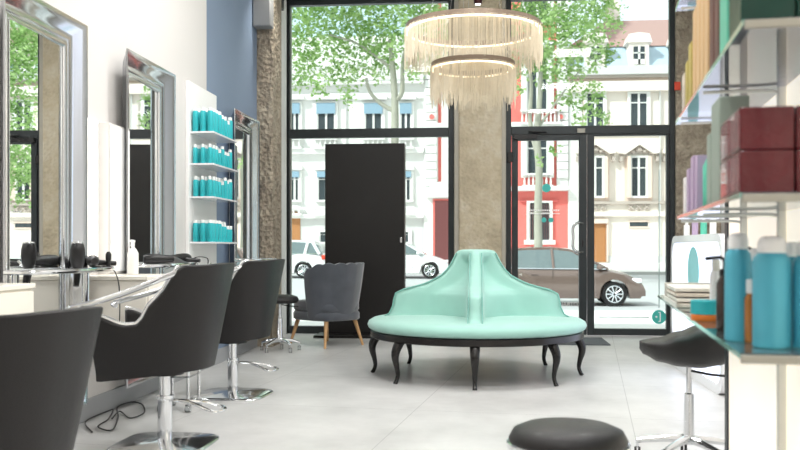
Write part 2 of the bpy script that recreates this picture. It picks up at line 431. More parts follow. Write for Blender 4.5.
# ================================================================== MIRROR STATIONS
def make_mirror():
    """local: glass plane at x=0 facing +x, y from -.45..45 outer, z from .15 to 2.345"""
    t = T('framed_mirror', '', 'mirror')
    W, zb, zt = .455, .14, 2.345
    prof = [(0, -.012), (0, .0), (.010, .014), (.026, .016), (.036, .004), (.048, .006), (.058, .016), (.070, .016), (.085, .024), (.12, .058), (.142, .074), (.155, .078), (.157, .070), (.145, .062), (.12, .045), (.085, .016), (.04, -.006), (0, -.012)]   # (distance outward from inner edge, protrusion)
    iw = W-.155; ib = zb+.155; it = zt-.155
    mb = MB(); R = []
    for d, x in prof:
        R.append([Vector((x, -iw-d, ib-d)), Vector((x, iw+d, ib-d)), Vector((x, iw+d, it+d)), Vector((x, -iw-d, it+d))])
    mb.rings(R, True, False)
    mb.build('mirror_frame', M['chrome_frame'], t, angle=50)
    g_ = bx('mirror_glass', M['mirror'], -.004, 0, -iw-.003, iw+.012, ib-.005, it+.005, t)
    bx('back_board', M['white'], -.028, -.02, -iw+.01, iw-.03, ib, it, t)
    g_.rotation_euler = (0, 0, math.radians(2.5)); g_.location = (.008, 0, 0)
    return t
def make_tray():
    t = T('console_tray', '', 'tray')
    pts = [(0.0, -.47)] + [(.235*math.cos(q)**.55 if math.cos(q) > 0 else 0, .47*math.sin(q)) for q in [(-PI/2)+PI*i/20 for i in range(1, 20)]] + [(0.0, .47)]
    mb = MB(); mb.prism(pts, .925, .937, 'z')
    mb.build('tray', M['white_gloss'], t, bevel=.003)
    mb = MB(); mb.tube([(p[0]+.004, p[1], .933) for p in pts], .013, 10); mb.build('tray_rim', M['chrome'], t)
    MB().tube([(.12, .16, .925), (.12, .16, .60), (-.03, .16, .52)], .020, 12).build('tray_bracket', M['chrome'], t)
    return t
mir = make_mirror(); GX = -2.385
TRL = ['white half-round tray with chrome rim below the nearest mirror', 'white half-round tray with chrome rim below the middle mirror', 'white half-round tray with chrome rim below the farthest mirror']
for i, y in enumerate((4.60, 6.10, 8.62)):
    tray0 = make_tray() if i == 0 else tray0
    place(tray0, (GX+.08, y, 0), 0, TRL[i], 'trays below the mirrors', fresh=i > 0)
place(mir, (GX, 4.60, 0), 0, 'nearest tall silver framed wall mirror, cut by the left picture edge', 'mirror stations on the left wall', fresh=False)
[o for o in mir.children if o.name.startswith('mirror_glass')][0].rotation_euler.z = math.radians(2.1)
m2_ = place(mir, (GX, 6.10, 0), 0, 'middle tall silver framed wall mirror reflecting the black panel', 'mirror stations on the left wall')
[o for o in m2_.children if o.name.startswith('mirror_glass')][0].rotation_euler.z = math.radians(3.3)
place(mir, (GX, 8.62, 0), 0, 'farthest tall silver framed wall mirror beside the bottle shelves', 'mirror stations on the left wall')

# low cream cabinets + pale duct + bright panel between mirror 1 and 2
for i, (y0, y1, x1) in enumerate(((5.12, 5.58, -1.98), (3.55, 4.05, -2.12), (2.0, 2.6, -1.98))):
    if i == 2: continue
    cb = T('low_cabinet', ['cream low cabinet on the left wall between the first two mirrors', 'cream low cabinet before the nearest mirror'][i], 'cabinet', (0, 0, 0))
    bx('body', M['cream'], WX, x1, y0, y1, .47, .86, cb, bevel=.006)
    bx('worktop', M['cream'], WX+.012, x1+.012, y0-.012, y1+.012, .86, .885, cb, bevel=.004)
    bx('drawer', M['cream'], x1, x1+.014, y0+.01, y1-.01, .48, .66, cb, bevel=.003)
    bx('drawer', M['cream'], x1, x1+.014, y0+.01, y1-.01, .67, .85, cb, bevel=.003)
a = atX(106, 122, -2.36); b = atX(129, 122, -2.36)
dk = T('wall_duct', 'tall flat white casing on the wall left of the middle mirror', 'duct')
bx('casing', M['wall'], WX+.001, -2.35, a.y+.02, b.y-.02, .885, a.z, dk, bevel=.004)
bx('cover', M['white'], -2.35, -2.342, a.y+.03, b.y-.03, .9, a.z-.012, dk, bevel=.002)
# emissive strip for a bright upright rectangle on the wall
a = atX(88.5, 118, WX+.02); b = atX(98, 232, WX+.02)
ws = T('bright_wall_strip', 'bright white upright strip on the wall just right of the nearest mirror frame', 'lamp')
bx('glow_face', mat('bright_strip_emissive', 'FFFFFF', .4, var=0, emit='FFF9F0', estr=2.0), WX+.004, WX+.02, a.y, b.y, .98, a.z, ws)
bx('housing', M['white'], WX+.0005, WX+.006, a.y-.01, b.y+.01, .97, a.z+.01, ws)

# ------------------------------------------------------------------ wall product shelves
us = T('wall_shelf_unit', 'white wall shelving unit full of teal bottles between two mirrors', 'shelf')
y0, y1 = 7.10, 7.86
bx('back_panel', M['white'], WX+.001, WX+.03, y0, y1, .55, 2.41, us, bevel=.003)
LV = [2.0, 1.74, 1.47, 1.10]
for z in LV:
    bx('shelf', M['white_gloss'], WX+.03, -2.195, y0+.03, y1-.005, z-.014, z, us, bevel=.002)
def bottle(name, prof, capf, mats, parent=None, n=14):
    mb = MB(); mb.lathe(prof, n); mb.mi = 1; mb.lathe(capf, n)
    return mb.build(name, mats, parent)
shapes = [
  ([(.018, 0), (.021, .006), (.021, .125), (.016, .14)], [(.012, .14), (.013, .141), (.013, .17), (.010, .172)]),
  ([(.020, 0), (.023, .006), (.023, .15), (.019, .162)], [(.018, .162), (.019, .163), (.017, .187), (.006, .19)]),
  ([(.016, 0), (.018, .005), (.020, .10), (.018, .118)], [(.017, .118), (.018, .12), (.018, .148), (.015, .15)]),
]
protos = []
for i, (p, c_) in enumerate(shapes):
    protos.append(bottle('shampoo_bottle', p, c_, [M['teal'], M['white']]))
ordn = ['first', 'second', 'third', 'fourth', 'fifth', 'sixth', 'seventh', 'eighth', 'ninth', 'tenth']
lvn = ['top shelf', 'second shelf', 'third shelf', 'lowest shelf']
cols = ['beside back panel', 'middle', 'aisle side']
rr = random.Random(5); used = set()
for li, z in enumerate(LV):
    for j in range(8):
        for k in range(3):
            x = -2.358 + k*.062; y = 7.165 + j*.083
            s = [1, 0, 0, 1][li] if j < 4 else rr.choice([0, 1, 2])
            if li == 1 and j >= 3 and k == 2 and j % 3 == 0: s = 2
            o = protos[s]
            c_ = o if s not in used else o.copy()
            if s in used: C.objects.link(c_)
            used.add(s)
            c_.location = (x+rr.uniform(-.003, .003), y+rr.uniform(-.006, .006), z+.0005)
            sc = [1.05, .93, .98, .95][li]; c_.scale = (sc, sc, sc)
            tag(c_, 'teal bottle, wall unit %s, %s row from near end, %s' % (lvn[li], ordn[j], cols[k]), 'bottle', 'teal bottles on the wall shelves')
for p in range(3):
    if p not in used: bpy.data.objects.remove(protos[p])

# ------------------------------------------------------------------ salon chairs
def lerp(tab, x):
    if x <= tab[0][0]: return tab[0][1]
    for (a, fa), (b, fb) in zip(tab, tab[1:]):
        if x <= b:
            t = (x-a)/(b-a); t = t*t*(3-2*t); return fa+(fb-fa)*t
    return tab[-1][1]
def make_chair():
    """faces +y, base at origin"""
    t = T('salon_chair', '', 'chair')
    zb = .40
    ztab = [(0, .972), (.42, .962), (.68, .655), (.74, .650), (1.0, .705)]
    def plan(s):
        a = abs(s); sg = 1 if s >= 0 else -1
        if a < .58:
            ph = a/.58*PI/2
            x = .285*math.sin(ph)**.72; y = -.30*math.cos(ph)**.80
        else:
            k = (a-.58)/.42; x = .285-.02*k*k; y = .36*k
        return sg*x, y
    ns, nz = 48, 12
    outer = []; inner = []
    def shell(off, zlow):
        G = []
        for i in range(ns+1):
            s = -1+2*i/ns; x, y = plan(s); z1 = lerp(ztab, abs(s)); col = []
            nx, ny = x, y-.12; L_ = math.hypot(nx, ny); nx /= L_; ny /= L_
            for j in range(nz+1):
                k = j/nz; zl = zlow-.10*y-.01; z = zl+(z1-zl)*k; hz = (z-.40)/.57
                fl = .73+.31*max(hz, 0)**.8
                yy = y*(.84+.18*hz) - .055*hz*(1 if y < 0 else .4)
                col.append(Vector((x*fl-nx*off, yy-ny*off, z)))
            G.append(col)
        return G
    Go = shell(0, zb); Gi = shell(.045, zb+.10)
    mb = MB()
    Vo = [[mb.v(p) for p in c] for c in Go]; Vi = [[mb.v(p) for p in c] for c in Gi]
    for i in range(ns):
        for j in range(nz):
            mb._f([Vo[i][j], Vo[i+1][j], Vo[i+1][j+1], Vo[i][j+1]]); mb._f([Vi[i][j], Vi[i][j+1], Vi[i+1][j+1], Vi[i+1][j]])
        mb._f([Vo[i][nz], Vo[i+1][nz], Vi[i+1][nz], Vi[i][nz]]); mb._f([Vo[i][0], Vi[i][0], Vi[i+1][0], Vo[i+1][0]])
    for e in (0, ns):
        for j in range(nz): mb._f([Vo[e][j], Vo[e][j+1], Vi[e][j+1], Vi[e][j]])
    mb._f([Vo[i][0] for i in range(ns+1)])
    mb.build('shell', M['black_leather'], t, bevel=.008, bseg=2, angle=60)
    # seat cushion
    mb = MB(); R = []
    for z, sc in ((.44, .94), (.455, 1.0), (.51, 1.0), (.535, .95), (.542, .82)):
        ring = []
        for i in range(36):
            a = 2*PI*i/36; ca, sa = math.cos(a), math.sin(a)
            ring.append(Vector((.19*sc*abs(ca)**.55*(1 if ca > 0 else -1), .03+.25*sc*abs(sa)**.6*(1 if sa > 0 else -1), z)))
        R.append(ring)
    mb.rings(R); mb.build('seat', M['black_leather'], t, angle=50)
    for sg in (-1, 1):
        # chrome band riding on the shell edge
        mb = MB(); pts = []
        for i in range(ns//2+1):
            s = sg*(.44+.56*i/(ns//2))
            j = (s+1)/2*ns; i0 = min(int(j), ns-1); f_ = j-i0
            po = Go[i0][nz].lerp(Go[i0+1][nz], f_); pi = Gi[i0][nz].lerp(Gi[i0+1][nz], f_)
            p = (po+pi)/2; p.z += .006; pts.append(p)
        mb.tube(pts, .010, 10, flat=1.3); mb.build('arm_trim', M['chrome'], t)
        # bowed armrest tube
        xs = sg*.30
        P = [(sg*.265, -.16, .925), (sg*.30, -.06, .885), (xs, .10, .825), (xs, .26, .775), (sg*.30, .38, .745), (sg*.285, .41, .73), (sg*.262, .385, .72)]
        MB().tube(spline(P, 6), .012, 12, flat=1.25).build('armrest', M['chrome'], t)
    # pedestal
    MB().lathe([(.10, .375), (.10, .41), (.03, .412)], 24).build('seat_plate', M['black'], t)
    MB().lathe([(.036, .012), (.038, .03), (.038, .24), (.045, .245), (.045, .262), (.028, .265), (.028, .39)], 28).build('column', M['chrome'], t)
    mb = MB(); R = []
    for z, sc in ((0, 1), (.004, 1.01), (.010, 1.0), (.016, .93), (.024, .3), (.030, .17)):
        ring = []
        for i in range(48):
            a = 2*PI*i/48; ca, sa = math.cos(a), math.sin(a)
            ring.append(Vector((.255*sc*abs(ca)**.45*(1 if ca > 0 else -1), .255*sc*abs(sa)**.45*(1 if sa > 0 else -1), z)))
        R.append(ring)
    mb.rings(R); mb.build('base_plate', M['chrome'], t, angle=50)
    # pump lever loop
    MB().tube(spline([(0, -.03, .235), (.0, -.10, .235), (.07, -.20, .215), (.09, -.29, .19), (.02, -.32, .185), (-.06, -.28, .19), (-.02, -.14, .23), (0, -.04, .235)], 6), .008, 8).build('pump_lever', M['chrome'], t)
    return t
ch = make_chair()
CHG = 'black styling chairs in front of the mirrors'
c3 = atZ(233, 395); c2 = atZ(165, 444)
place(ch, (c2.x, c2.y, 0), PI/2, 'black salon styling chair, the middle one of the three at the mirrors', CHG, fresh=False)
place(ch, (c3.x, c3.y, 0), PI/2-.06, 'black salon styling chair farthest from the camera, near the bottle shelves', CHG)
k = place(ch, (-1.74, 3.05, 0), PI/2-.22, 'black salon styling chair nearest the camera, its back cut by the left picture edge', CHG)
for o in k.children:
    if o.name.split('.')[0] in ('shell', 'seat', 'arm_trim', 'armrest', 'seat_plate'): o.location.z = -.13

# ------------------------------------------------------------------ stools on casters
def make_caster(parent, x, y, mt):
    cs = MB(); cs.lathe([(.006, .045), (.008, .05), (.008, .085)], 10, x, y); o = cs.build('caster', M['chrome'], parent)
    w_ = MB(); n = 18
    for q in (-.016, .004):
        w_.rings([[Vector((x+q, y+.024*math.cos(2*PI*i/n), .0245+.024*math.sin(2*PI*i/n))) for i in range(n)], [Vector((x+q+.012, y+.024*math.cos(2*PI*i/n), .0245+.024*math.sin(2*PI*i/n))) for i in range(n)]])
    w_.build('wheel', mt, o)
def make_stool(saddle, mt, seat_h=.6, R=.27):
    t = T('stool', '', 'stool')
    for i in range(5):
        a = 2*PI*i/5+.35
        MB().tube([(.02*math.cos(a), .02*math.sin(a), .115), (.12*math.cos(a), .12*math.sin(a), .105), (R*math.cos(a), R*math.sin(a), .08)], [.022, .018, .012], 10).build('leg', M['chrome'], t)
        make_caster(t, R*math.cos(a), R*math.sin(a), mt)
    MB().lathe([(.03, .09), (.032, .10), (.028, .13), (.024, .32), (.024, .335), (.014, .34), (.014, (.49 if saddle else seat_h-.08))], 24).build('column', M['chrome'], t)
    MB().tube([(0, 0, .45 if saddle else seat_h-.10), (.10, -.02, .435 if saddle else seat_h-.115), (.19, -.03, .43 if saddle else seat_h-.12)], .006, 8).build('height_lever', M['black'], t)
    if saddle:
        tp = [(-.25, .565), (-.235, .585), (-.15, .60), (-.05, .635), (.05, .67), (.15, .685), (.22, .67), (.25, .63)]
        bt = [(-.25, .55), (-.235, .525), (-.15, .49), (-.05, .47), (.05, .465), (.15, .48), (.22, .52), (.25, .60)]
        mb = MB(); R_ = []; n = 28
        for i in range(31):
            x = -.25+.5*i/30; zt_, zb_ = lerp(tp, x), lerp(bt, x); wy = .175*math.sqrt(max(0, 1-abs(x/.252)**2.6))+.004
            zm, hh = (zt_+zb_)/2, (zt_-zb_)/2; ring = []
            for k in range(n):
                a = 2*PI*k/n; ca, sa = math.cos(a), math.sin(a)
                ring.append(Vector((x, wy*(1 if ca > 0 else -1)*abs(ca)**.75, zm+hh*(1 if sa > 0 else -1)*abs(sa)**.7 + (.02*(ca*ca) if sa > 0 else .03*ca*ca))))
            R_.append(ring)
        mb.rings(R_); mb.build('seat', M['black_leather'], t, angle=70)
    else:
        MB().lathe([(.05, seat_h-.09), (.165, seat_h-.085), (.187, seat_h-.07), (.19, seat_h-.05), (.175, seat_h-.022), (.14, seat_h-.007), (.07, seat_h), (.02, seat_h+.002)], 36).build('seat', M['black_leather'], t, angle=50)
    return t
stA = make_stool(True, M['black'], .63, .27)
stA.scale = (.94, .94, 1); c = atZ(689, 462)
place(stA, (c.x, c.y, 0), -.15, 'black saddle stool with chrome base beside the product shelves on the right', 'stool', fresh=False)
del stA['group']
stB = make_stool(False, M['black'], .487, .25)
MB().lathe([(.188, .405), (.196, .41), (.196, .425), (.188, .43)], 36).build('seat_ring', M['chrome'], stB)
place(stB, (.265, 2.93, 0), .25, 'black round stool in the foreground, only its domed seat top in view', None, fresh=False)
stC = make_stool(False, M['clear'], .575, .20)
place(stC, (-2.08, 9.02, 0), .1, 'small round black stool on clear casters behind the farthest styling chair', None, fresh=False)

# ------------------------------------------------------------------ equipment trolley behind the styling chairs
tr = T('equipment_trolley', 'slim chrome trolley on clear casters by the wall behind the middle chair', 'trolley')
for (x, y) in ((-2.34, 5.20), (-2.12, 5.62), (-2.12, 5.20), (-2.34, 5.62)):
    pass
for (x, y) in ((-2.07, 5.60), (-1.89, 5.60), (-2.07, 5.82), (-1.89, 5.82)):
    MB().tube([(x, y, .07), (x, y, .62)], .010, 10).build('post', M['chrome'], tr); make_caster(tr, x, y, M['clear'])
for z in (.22, .42, .6): bx('shelf', M['clear'] if z < .5 else M['black'], -2.08, -1.88, 5.59, 5.83, z, z+.012, tr)
# loose power cable
cb = [atZ(*p, .008) for p in ((92, 432), (84, 422), (90, 412), (104, 410), (108, 420), (98, 428), (112, 430), (118, 418), (112, 408), (128, 402), (142, 405), (144, 414), (130, 418), (120, 412), (112, 420))]
cb = [Vector((max(p.x, -2.38), p.y, .008+.004*(i % 3))) for i, p in enumerate(cb)]
tag(MB().tube(spline(cb, 8), .0045, 8).build('power_cable', M['black']), 'black power cable in loops on the floor below the nearest chairs', 'cable')

# ------------------------------------------------------------------ hair dryers and things on the trays
def make_dryer():
    """nozzle-up dryer body standing in a tray hole; body axis +z, origin at tray level"""
    t = T('hair_dryer', '', 'hair dryer')
    MB().lathe([(.026, -.03), (.036, -.005), (.041, .03), (.040, .07), (.033, .10), (.030, .105)], 24).build('body', M['black'], t)
    MB().lathe([(.0305, .105), (.033, .107), (.031, .115), (.026, .116)], 24).build('intake_ring', M['chrome'], t)
    MB().tube([(0, .0, -.02), (.004, -.012, -.06), (.006, -.03, -.13)], [.022, .019, .016], 12).build('handle', M['black'], t)
    return t
dr = make_dryer()
TZ = .939
place(dr, (-2.245, 4.79, TZ+.03), 0, 'black hair dryer standing upright in the tray of the nearest mirror', None, fresh=False)
def lying_dryer(loc, rz, label):
    t = T('hair_dryer', label, 'hair dryer', loc, rz)
    mb = MB(); R = []; n = 20
    for y, r in ((-.11, .018), (-.10, .024), (-.04, .030), (.02, .036), (.07, .034), (.09, .026)):
        R.append([Vector((r*math.cos(2*PI*i/n), y, .037+r*math.sin(2*PI*i/n))) for i in range(n)])
    mb.rings(R); mb.build('body', M['black'], t)
    MB().tube([(0, .02, .03), (.05, .035, .025), (.13, .06, .02)], [.02, .017, .014], 12).build('handle', M['black'], t)
    return t
lying_dryer((-2.25, 5.0, TZ), .5, 'black hair dryer lying at the far end of the nearest tray')
lying_dryer((-2.21, 6.38, TZ), -.4, 'black hair dryer lying at the far end of the middle tray')
lying_dryer((-2.19, 5.86, TZ), 2.1, 'black hair dryer lying at the near end of the middle tray')
br = T('hair_brush', 'black round hair brush standing at the tip of the nearest tray', 'brush', (-2.20, 5.02, TZ))
MB().lathe([(.012, 0), (.014, .004), (.010, .03), (.016, .045), (.017, .075), (.008, .09)], 14, .02, .03).build('body', M['black'], br)
cd = [(-2.2, 5.03, .945), (-2.16, 5.06, .93), (-2.13, 5.07, .86), (-2.125, 5.08, .75), (-2.13, 5.09, .62), (-2.14, 5.1, .45)]
tag(MB().tube(spline(cd, 6), .0035, 6).build('dryer_cord', M['black']), 'thin black cord hanging from the tip of the nearest tray', 'cord')
cd = [(-2.14, 6.42, .97), (-2.08, 6.40, .985), (-2.03, 6.44, .975), (-2.03, 6.46, .93), (-2.05, 6.5, .86)]
tag(MB().tube(spline(cd, 6), .0035, 6).build('dryer_cord', M['black']), 'thin black cord curling off the middle tray', 'cord')
hat = T('tool_dish', 'dark grey cone shaped dish on the middle tray', 'dish', (-2.19, 6.08, TZ))
MB().lathe([(.135, 0), (.14, .006), (.10, .022), (.06, .045), (.04, .05), (.03, .044)], 30).build('dish', mat('dark_grey_plastic', '3C3A3A', .4), hat)
def spray(loc, sc, label):
    t = T('spray_bottle', label, 'bottle', loc); t.scale = (sc, sc, sc)
    MB().lathe([(.030, 0), (.034, .005), (.034, .13), (.022, .155), (.013, .165)], 20).build('body', mat('translucent_white_plastic', 'E9E9E6', .3), t)
    MB().tube([(0, 0, .165), (0, 0, .195), (0, -.01, .21)], .011, 10).tube([(.0, .02, .205), (0, -.03, .208)], .009, 8).tube([(0, -.022, .20), (0, -.03, .175)], .004, 6).build('trigger_head', M['white'], t)
spray((-2.19, 5.44, .886), 1.0, 'white spray bottle on the cream low cabinet between the mirrors')

# ================================================================== BORNE SETTEE
so = T('round_settee', 'mint green velvet four-sided round settee with black cabriole legs', 'settee', (-.075, 7.53, 0))
PR = [(.405, .865), (.43, .86), (.46, .80), (.50, .735), (.56, .705), (.62, .695), (.67, .68), (.70, .62), (.72, .54), (.745, .45), (.78, .37), (.82, .30), (.87, .25), (.92, .215), (.97, .19), (1.005, .172), (1.028, .150), (1.037, .11), (1.040, .05)]
def star(th, R, z, k=1.0):
    t = .062 - .008*max(0, min(1, (z-.5)/.5)) + (.03*max(0, (.5-z)/.1) if z < .5 else 0)
    c_, s_ = abs(math.cos(th)), abs(math.sin(th))
    def slab(a, b):   # a along, b across; rounded end
        if b < 1e-6: return R
        r = min(R/max(a, 1e-6), t/b)
        # rounded nose
        if r*a > R-t:
            cc = R-t; B = cc*a; disc_ = B*B-(cc*cc-t*t)
            r = B+math.sqrt(max(disc_, 0))
        return r
    r1 = max(slab(c_, s_) if R > t else R, slab(s_, c_) if R > t else R)
    Rr = min(R, .69)
    p = .58
    if z > .93: p = .58 + (z-.93)/.11*1.3
    Ra = Rr*.87
    ra = Ra/((c_**p + s_**p)**(1/p))
    q = 10
    return min((r1**q + ra**q)**(1/q), max(R, ra))
mb = MB(); R = []; n = 160
zz = []
for (za, ra), (zb_, rb) in zip(PR, PR[1:]):
    for k in range(3): zz.append((za+(zb_-za)*k/3, ra+(rb-ra)*k/3))
zz.append(PR[-1])
for z, r_ in zz:
    ring = []
    for i in range(n):
        th = 2*PI*i/n
        rad = star(th, r_, z)
        ring.append(Vector((rad*math.cos(th), rad*math.sin(th), z)))
    R.append(ring)
mb.rings(R); mb.build('backrest', M['mint'], so, angle=75)
MB().lathe([(.80, .375), (.868, .378), (.895, .395), (.905, .42), (.895, .447), (.86, .468), (.78, .482), (.6, .492), (.3, .495), (.02, .495)], 96).build('seat', M['mint'], so, angle=60)
MB().lathe([(.80, .318), (.872, .318), (.882, .325), (.882, .37), (.872, .377), (.80, .378)], 96).build('seat_rail', M['black_wood'], so, angle=30)
# piping along both edges of every fin
for a in range(4):
    an = a*PI/2
    mb = MB()
    for sg in (-1, 1):
        pts = []
        for z, r_ in zz:
            if r_ < .165 or z < .47: continue
            t = (.056 - .008*max(0, min(1, (z-.5)/.5)))*.98*sg
            rr_ = r_-.012
            pts.append(Vector((rr_*math.cos(an)-t*math.sin(an), rr_*math.sin(an)+t*math.cos(an), z+.004)))
        mb.tube(pts, .0065, 6)
    mb.build('piping', M['mint_dark'], so)
for i in range(8):
    a = i*PI/4
    prof = [(.815, .33, .040), (.845, .29, .038), (.868, .24, .034), (.870, .19, .028), (.855, .13, .021), (.845, .07, .017), (.855, .03, .016), (.872, .0, .018)]
    P = spline([(r, 0, z) for r, z, _ in prof], 3)
    rad = []
    for q in range(len(P)):
        f_ = q/3; i0 = min(int(f_), len(prof)-2); rad.append(prof[i0][2]+(prof[i0+1][2]-prof[i0][2])*(f_-i0))
    mb = MB()
    mb.tube([Vector((p.x*math.cos(a), p.x*math.sin(a), max(p.z, 0.0))) for p in P], rad, 10)
    mb.build('leg', M['black_wood'], so, angle=60)

# ================================================================== GREY VELVET ARMCHAIR
def armchair():
    """faces +y"""
    t = T('shell_armchair', 'grey velvet scalloped back armchair with pale wooden legs by the black panel', 'armchair')
    zb = .28; ns = 72; nz = 10; n_sc = 9
    mb = MB(); Go = []; Gi = []
    for i in range(ns+1):
        s = -1+2*i/ns; a = abs(s)
        ph = s*math.radians(100)
        x = .335*math.sin(ph); y = -.30*math.cos(ph)
        flute = abs(math.sin((s*n_sc/2+.5)*PI))
        z1 = .875-.10*max(0, (a-.5)/.5)**1.8 + .020*flute
        co, ci = [], []
        for j in range(nz+1):
            k = j/nz; z = zb+(z1-zb)*k
            f_ = .86+.16*math.sin(k*PI*.5)+.06*k*k
            co.append(Vector((x*f_, y*f_-.03*k, z)))
            ci.append(Vector((x*f_*(.80+.02*flute), y*f_*(.76+.05*flute)-.03*k, z)))
        Go.append(co); Gi.append(ci)
    Vo = [[mb.v(p) for p in c] for c in Go]; Vi = [[mb.v(p) for p in c] for c in Gi]
    for i in range(ns):
        for j in range(nz):
            mb._f([Vo[i][j], Vo[i+1][j], Vo[i+1][j+1], Vo[i][j+1]]); mb._f([Vi[i][j], Vi[i][j+1], Vi[i+1][j+1], Vi[i+1][j]])
        mb._f([Vo[i][nz], Vo[i+1][nz], Vi[i+1][nz], Vi[i][nz]]); mb._f([Vo[i][0], Vi[i][0], Vi[i+1][0], Vo[i+1][0]])
    for e in (0, ns):
        for j in range(nz): mb._f([Vo[e][j], Vo[e][j+1], Vi[e][j+1], Vi[e][j]])
    mb.build('backrest', M['velvet'], t, bevel=.018, bseg=3, angle=50)
    def slabz(z0_, z1_, g):
        mb = MB(); R = []
        for z, sc in ((z0_, .95), (z0_+.015, 1.0), (z1_-.03, 1.0), (z1_-.008, .96), (z1_, .85)):
            R.append([Vector((.29*g*sc*(1 if math.cos(a) > 0 else -1)*abs(math.cos(a))**.6, .07+.34*g*sc*(1 if math.sin(a) > 0 else -1)*abs(math.sin(a))**.6, z)) for a in [2*PI*i/40 for i in range(40)]])
        return mb.rings(R)
    slabz(.28, .38, 1.0).build('seat_base', M['velvet'], t, angle=50)
    slabz(.375, .485, .98).build('seat_cushion', M['velvet'], t, angle=50)
    for sx in (-1, 1):
        for sy, yy in ((-1, -.16), (1, .30)):
            MB().tube([(sx*.20, yy, .29), (sx*.27, yy+sy*.06, .0)], [.024, .013], 12).build('leg', M['wood'], t)
    return t
ac = armchair(); ac.location = (-1.66, 9.60, 0); ac.rotation_euler = (0, 0, math.radians(51))

# ================================================================== CHANDELIER
chd = T('fringed_chandelier', 'two-tier ring chandelier with long pale fringes hanging over the mint settee', 'chandelier', (-.10, 7.5, 0))
def ring_light(R, z, flen, nstr, seed):
    n = 96
    mb = MB()
    def rg(r, zz_): return [Vector((r*math.cos(2*PI*k/n), r*math.sin(2*PI*k/n), zz_)) for k in range(n)]
    A_ = [rg(R-.012, z), rg(R+.012, z), rg(R+.012, z+.045), rg(R-.012, z+.045), rg(R-.012, z)]
    mb.rings(A_, True, False); o = mb.build('ring', M['bronze'], chd, angle=40)
    mb = MB(); A_ = [rg(R-.011, z-.010), rg(R+.011, z-.010), rg(R+.011, z), rg(R-.011, z), rg(R-.011, z-.010)]
    mb.rings(A_, True, False); mb.build('led_strip', M['led'], o)
    rn = random.Random(seed); V = []; Fc = []
    for layer, rr_ in ((0, R+.014), (1, R-.014)):
        for i in range(nstr):
            a = 2*PI*(i+rn.random()*.7)/nstr
            L_ = flen*(.72+.28*abs(math.sin(a*9+layer))*rn.uniform(.5, 1.0)) + rn.uniform(-.05, .03)
            w_ = rn.uniform(.0016, .0030); r_ = rr_+rn.uniform(-.006, .006)
            ztop_ = z+.012; zb_ = z-L_
            dr_ = rn.uniform(-.006, .006)
            b0 = len(V)
            for zq, rq in ((ztop_, r_), (zb_, r_+dr_)):
                for m_ in range(3):
                    an = a+2*PI*m_/3
                    V.append((rq*math.cos(a)+w_*math.cos(an), rq*math.sin(a)+w_*math.sin(an), zq))
            for m_ in range(3):
                q_ = (m_+1) % 3; Fc.append((b0+m_, b0+q_, b0+3+q_, b0+3+m_))
            Fc.append((b0+2, b0+1, b0)); Fc.append((b0+3, b0+4, b0+5))
    me = bpy.data.meshes.new('fringe'); me.from_pydata(V, [], Fc); me.materials.append(M['fringe'])
    f_ = bpy.data.objects.new('fringe', me); C.objects.link(f_); f_.parent = chd; f_['kind'] = 'stuff'
    return o
z_up, z_lo = 2.85, 2.54
ring_light(.55, z_up, .31, 400, 1); ring_light(.335, z_lo, .31, 290, 2)
for R_, z_ in ((.55, z_up), (.335, z_lo)):
    for i in range(3):
        a = 2*PI*i/3+.4
        MB().tube([(R_*math.cos(a), R_*math.sin(a), z_+.04), (.03*math.cos(a), .03*math.sin(a), CH-.03)], .0015, 5).build('suspension_wire', M['chrome'], chd)
MB().lathe([(.07, CH-.035), (.07, CH-.001)], 24).build('ceiling_rose', M['bronze'], chd)

# ================================================================== RECEPTION DESK
rd = T('reception_desk', 'white rounded reception desk with backlit pale front behind the saddle stool', 'desk')
X0, X1d, Ya, Yb_, ZT = 1.66, 2.25, 6.50, 8.28, 1.155
def rrect(y0, y1, z0, z1, r, n=8):
    P = []
    for cy, cz, a in ((y1-r, z1-r, 0), (y0+r, z1-r, PI/2), (y0+r, z0+r, PI), (y1-r, z0+r, 3*PI/2)):
        P += [(cy+r*math.cos(a+PI/2*i/n), cz+r*math.sin(a+PI/2*i/n)) for i in range(n+1)]
    return P
o1 = rrect(Ya, Yb_, 0, ZT, .16); i1 = rrect(Ya+.075, Yb_-.075, .075, ZT-.06, .10)
mb = MB()
mb.rings([[Vector((X0+.03, y, z)) for y, z in i1], [Vector((X0, y, z)) for y, z in i1], [Vector((X0-.0, y, z)) for y, z in o1], [Vector((X1d, y, z)) for y, z in o1]], True, True)
mb.build('body', M['white_gloss'], rd, angle=40)
mb = MB(); mb.rings([[Vector((X0+.028, y, z)) for y, z in i1], [Vector((X0+.012, y, z)) for y, z in i1]]); mb.build('front_panel', M['glow'], rd)
m_tdec = mat('pale_teal_print', '9ADFE4', .5)
mb = MB(); cyy, czz = 7.45, .86
mb.rings([[Vector((X0+.0115, cyy+.20*math.cos(2*PI*k/30), czz+.20*math.sin(2*PI*k/30))) for k in range(30)], [Vector((X0+.0105, cyy+.20*math.cos(2*PI*k/30), czz+.20*math.sin(2*PI*k/30))) for k in range(30)]])
mb.build('round_print', m_tdec, rd)
# small products on the desk
for i, (px, hh, mm, lab) in enumerate(((676, .12, 'white', 'small white bottle nearest the window on the reception desk'), (681, .15, 'lilac', 'small lilac bottle on the reception desk'), (688, .14, 'mintbox', 'small mint bottle on the reception desk'), (694, .17, 'white', 'taller white bottle on the reception desk'))):
    b_ = T('desk_bottle', lab, 'bottle', (1.74+.02*i, 8.0-.22*i, ZT))
    MB().lathe([(.022, 0), (.026, .004), (.026, hh*.75), (.014, hh*.8)], 16).build('body', M[mm], b_)
    MB().lathe([(.013, hh*.8), (.014, hh*.82), (.014, hh), (.01, hh+.002)], 12).build('cap', M['white'], b_)

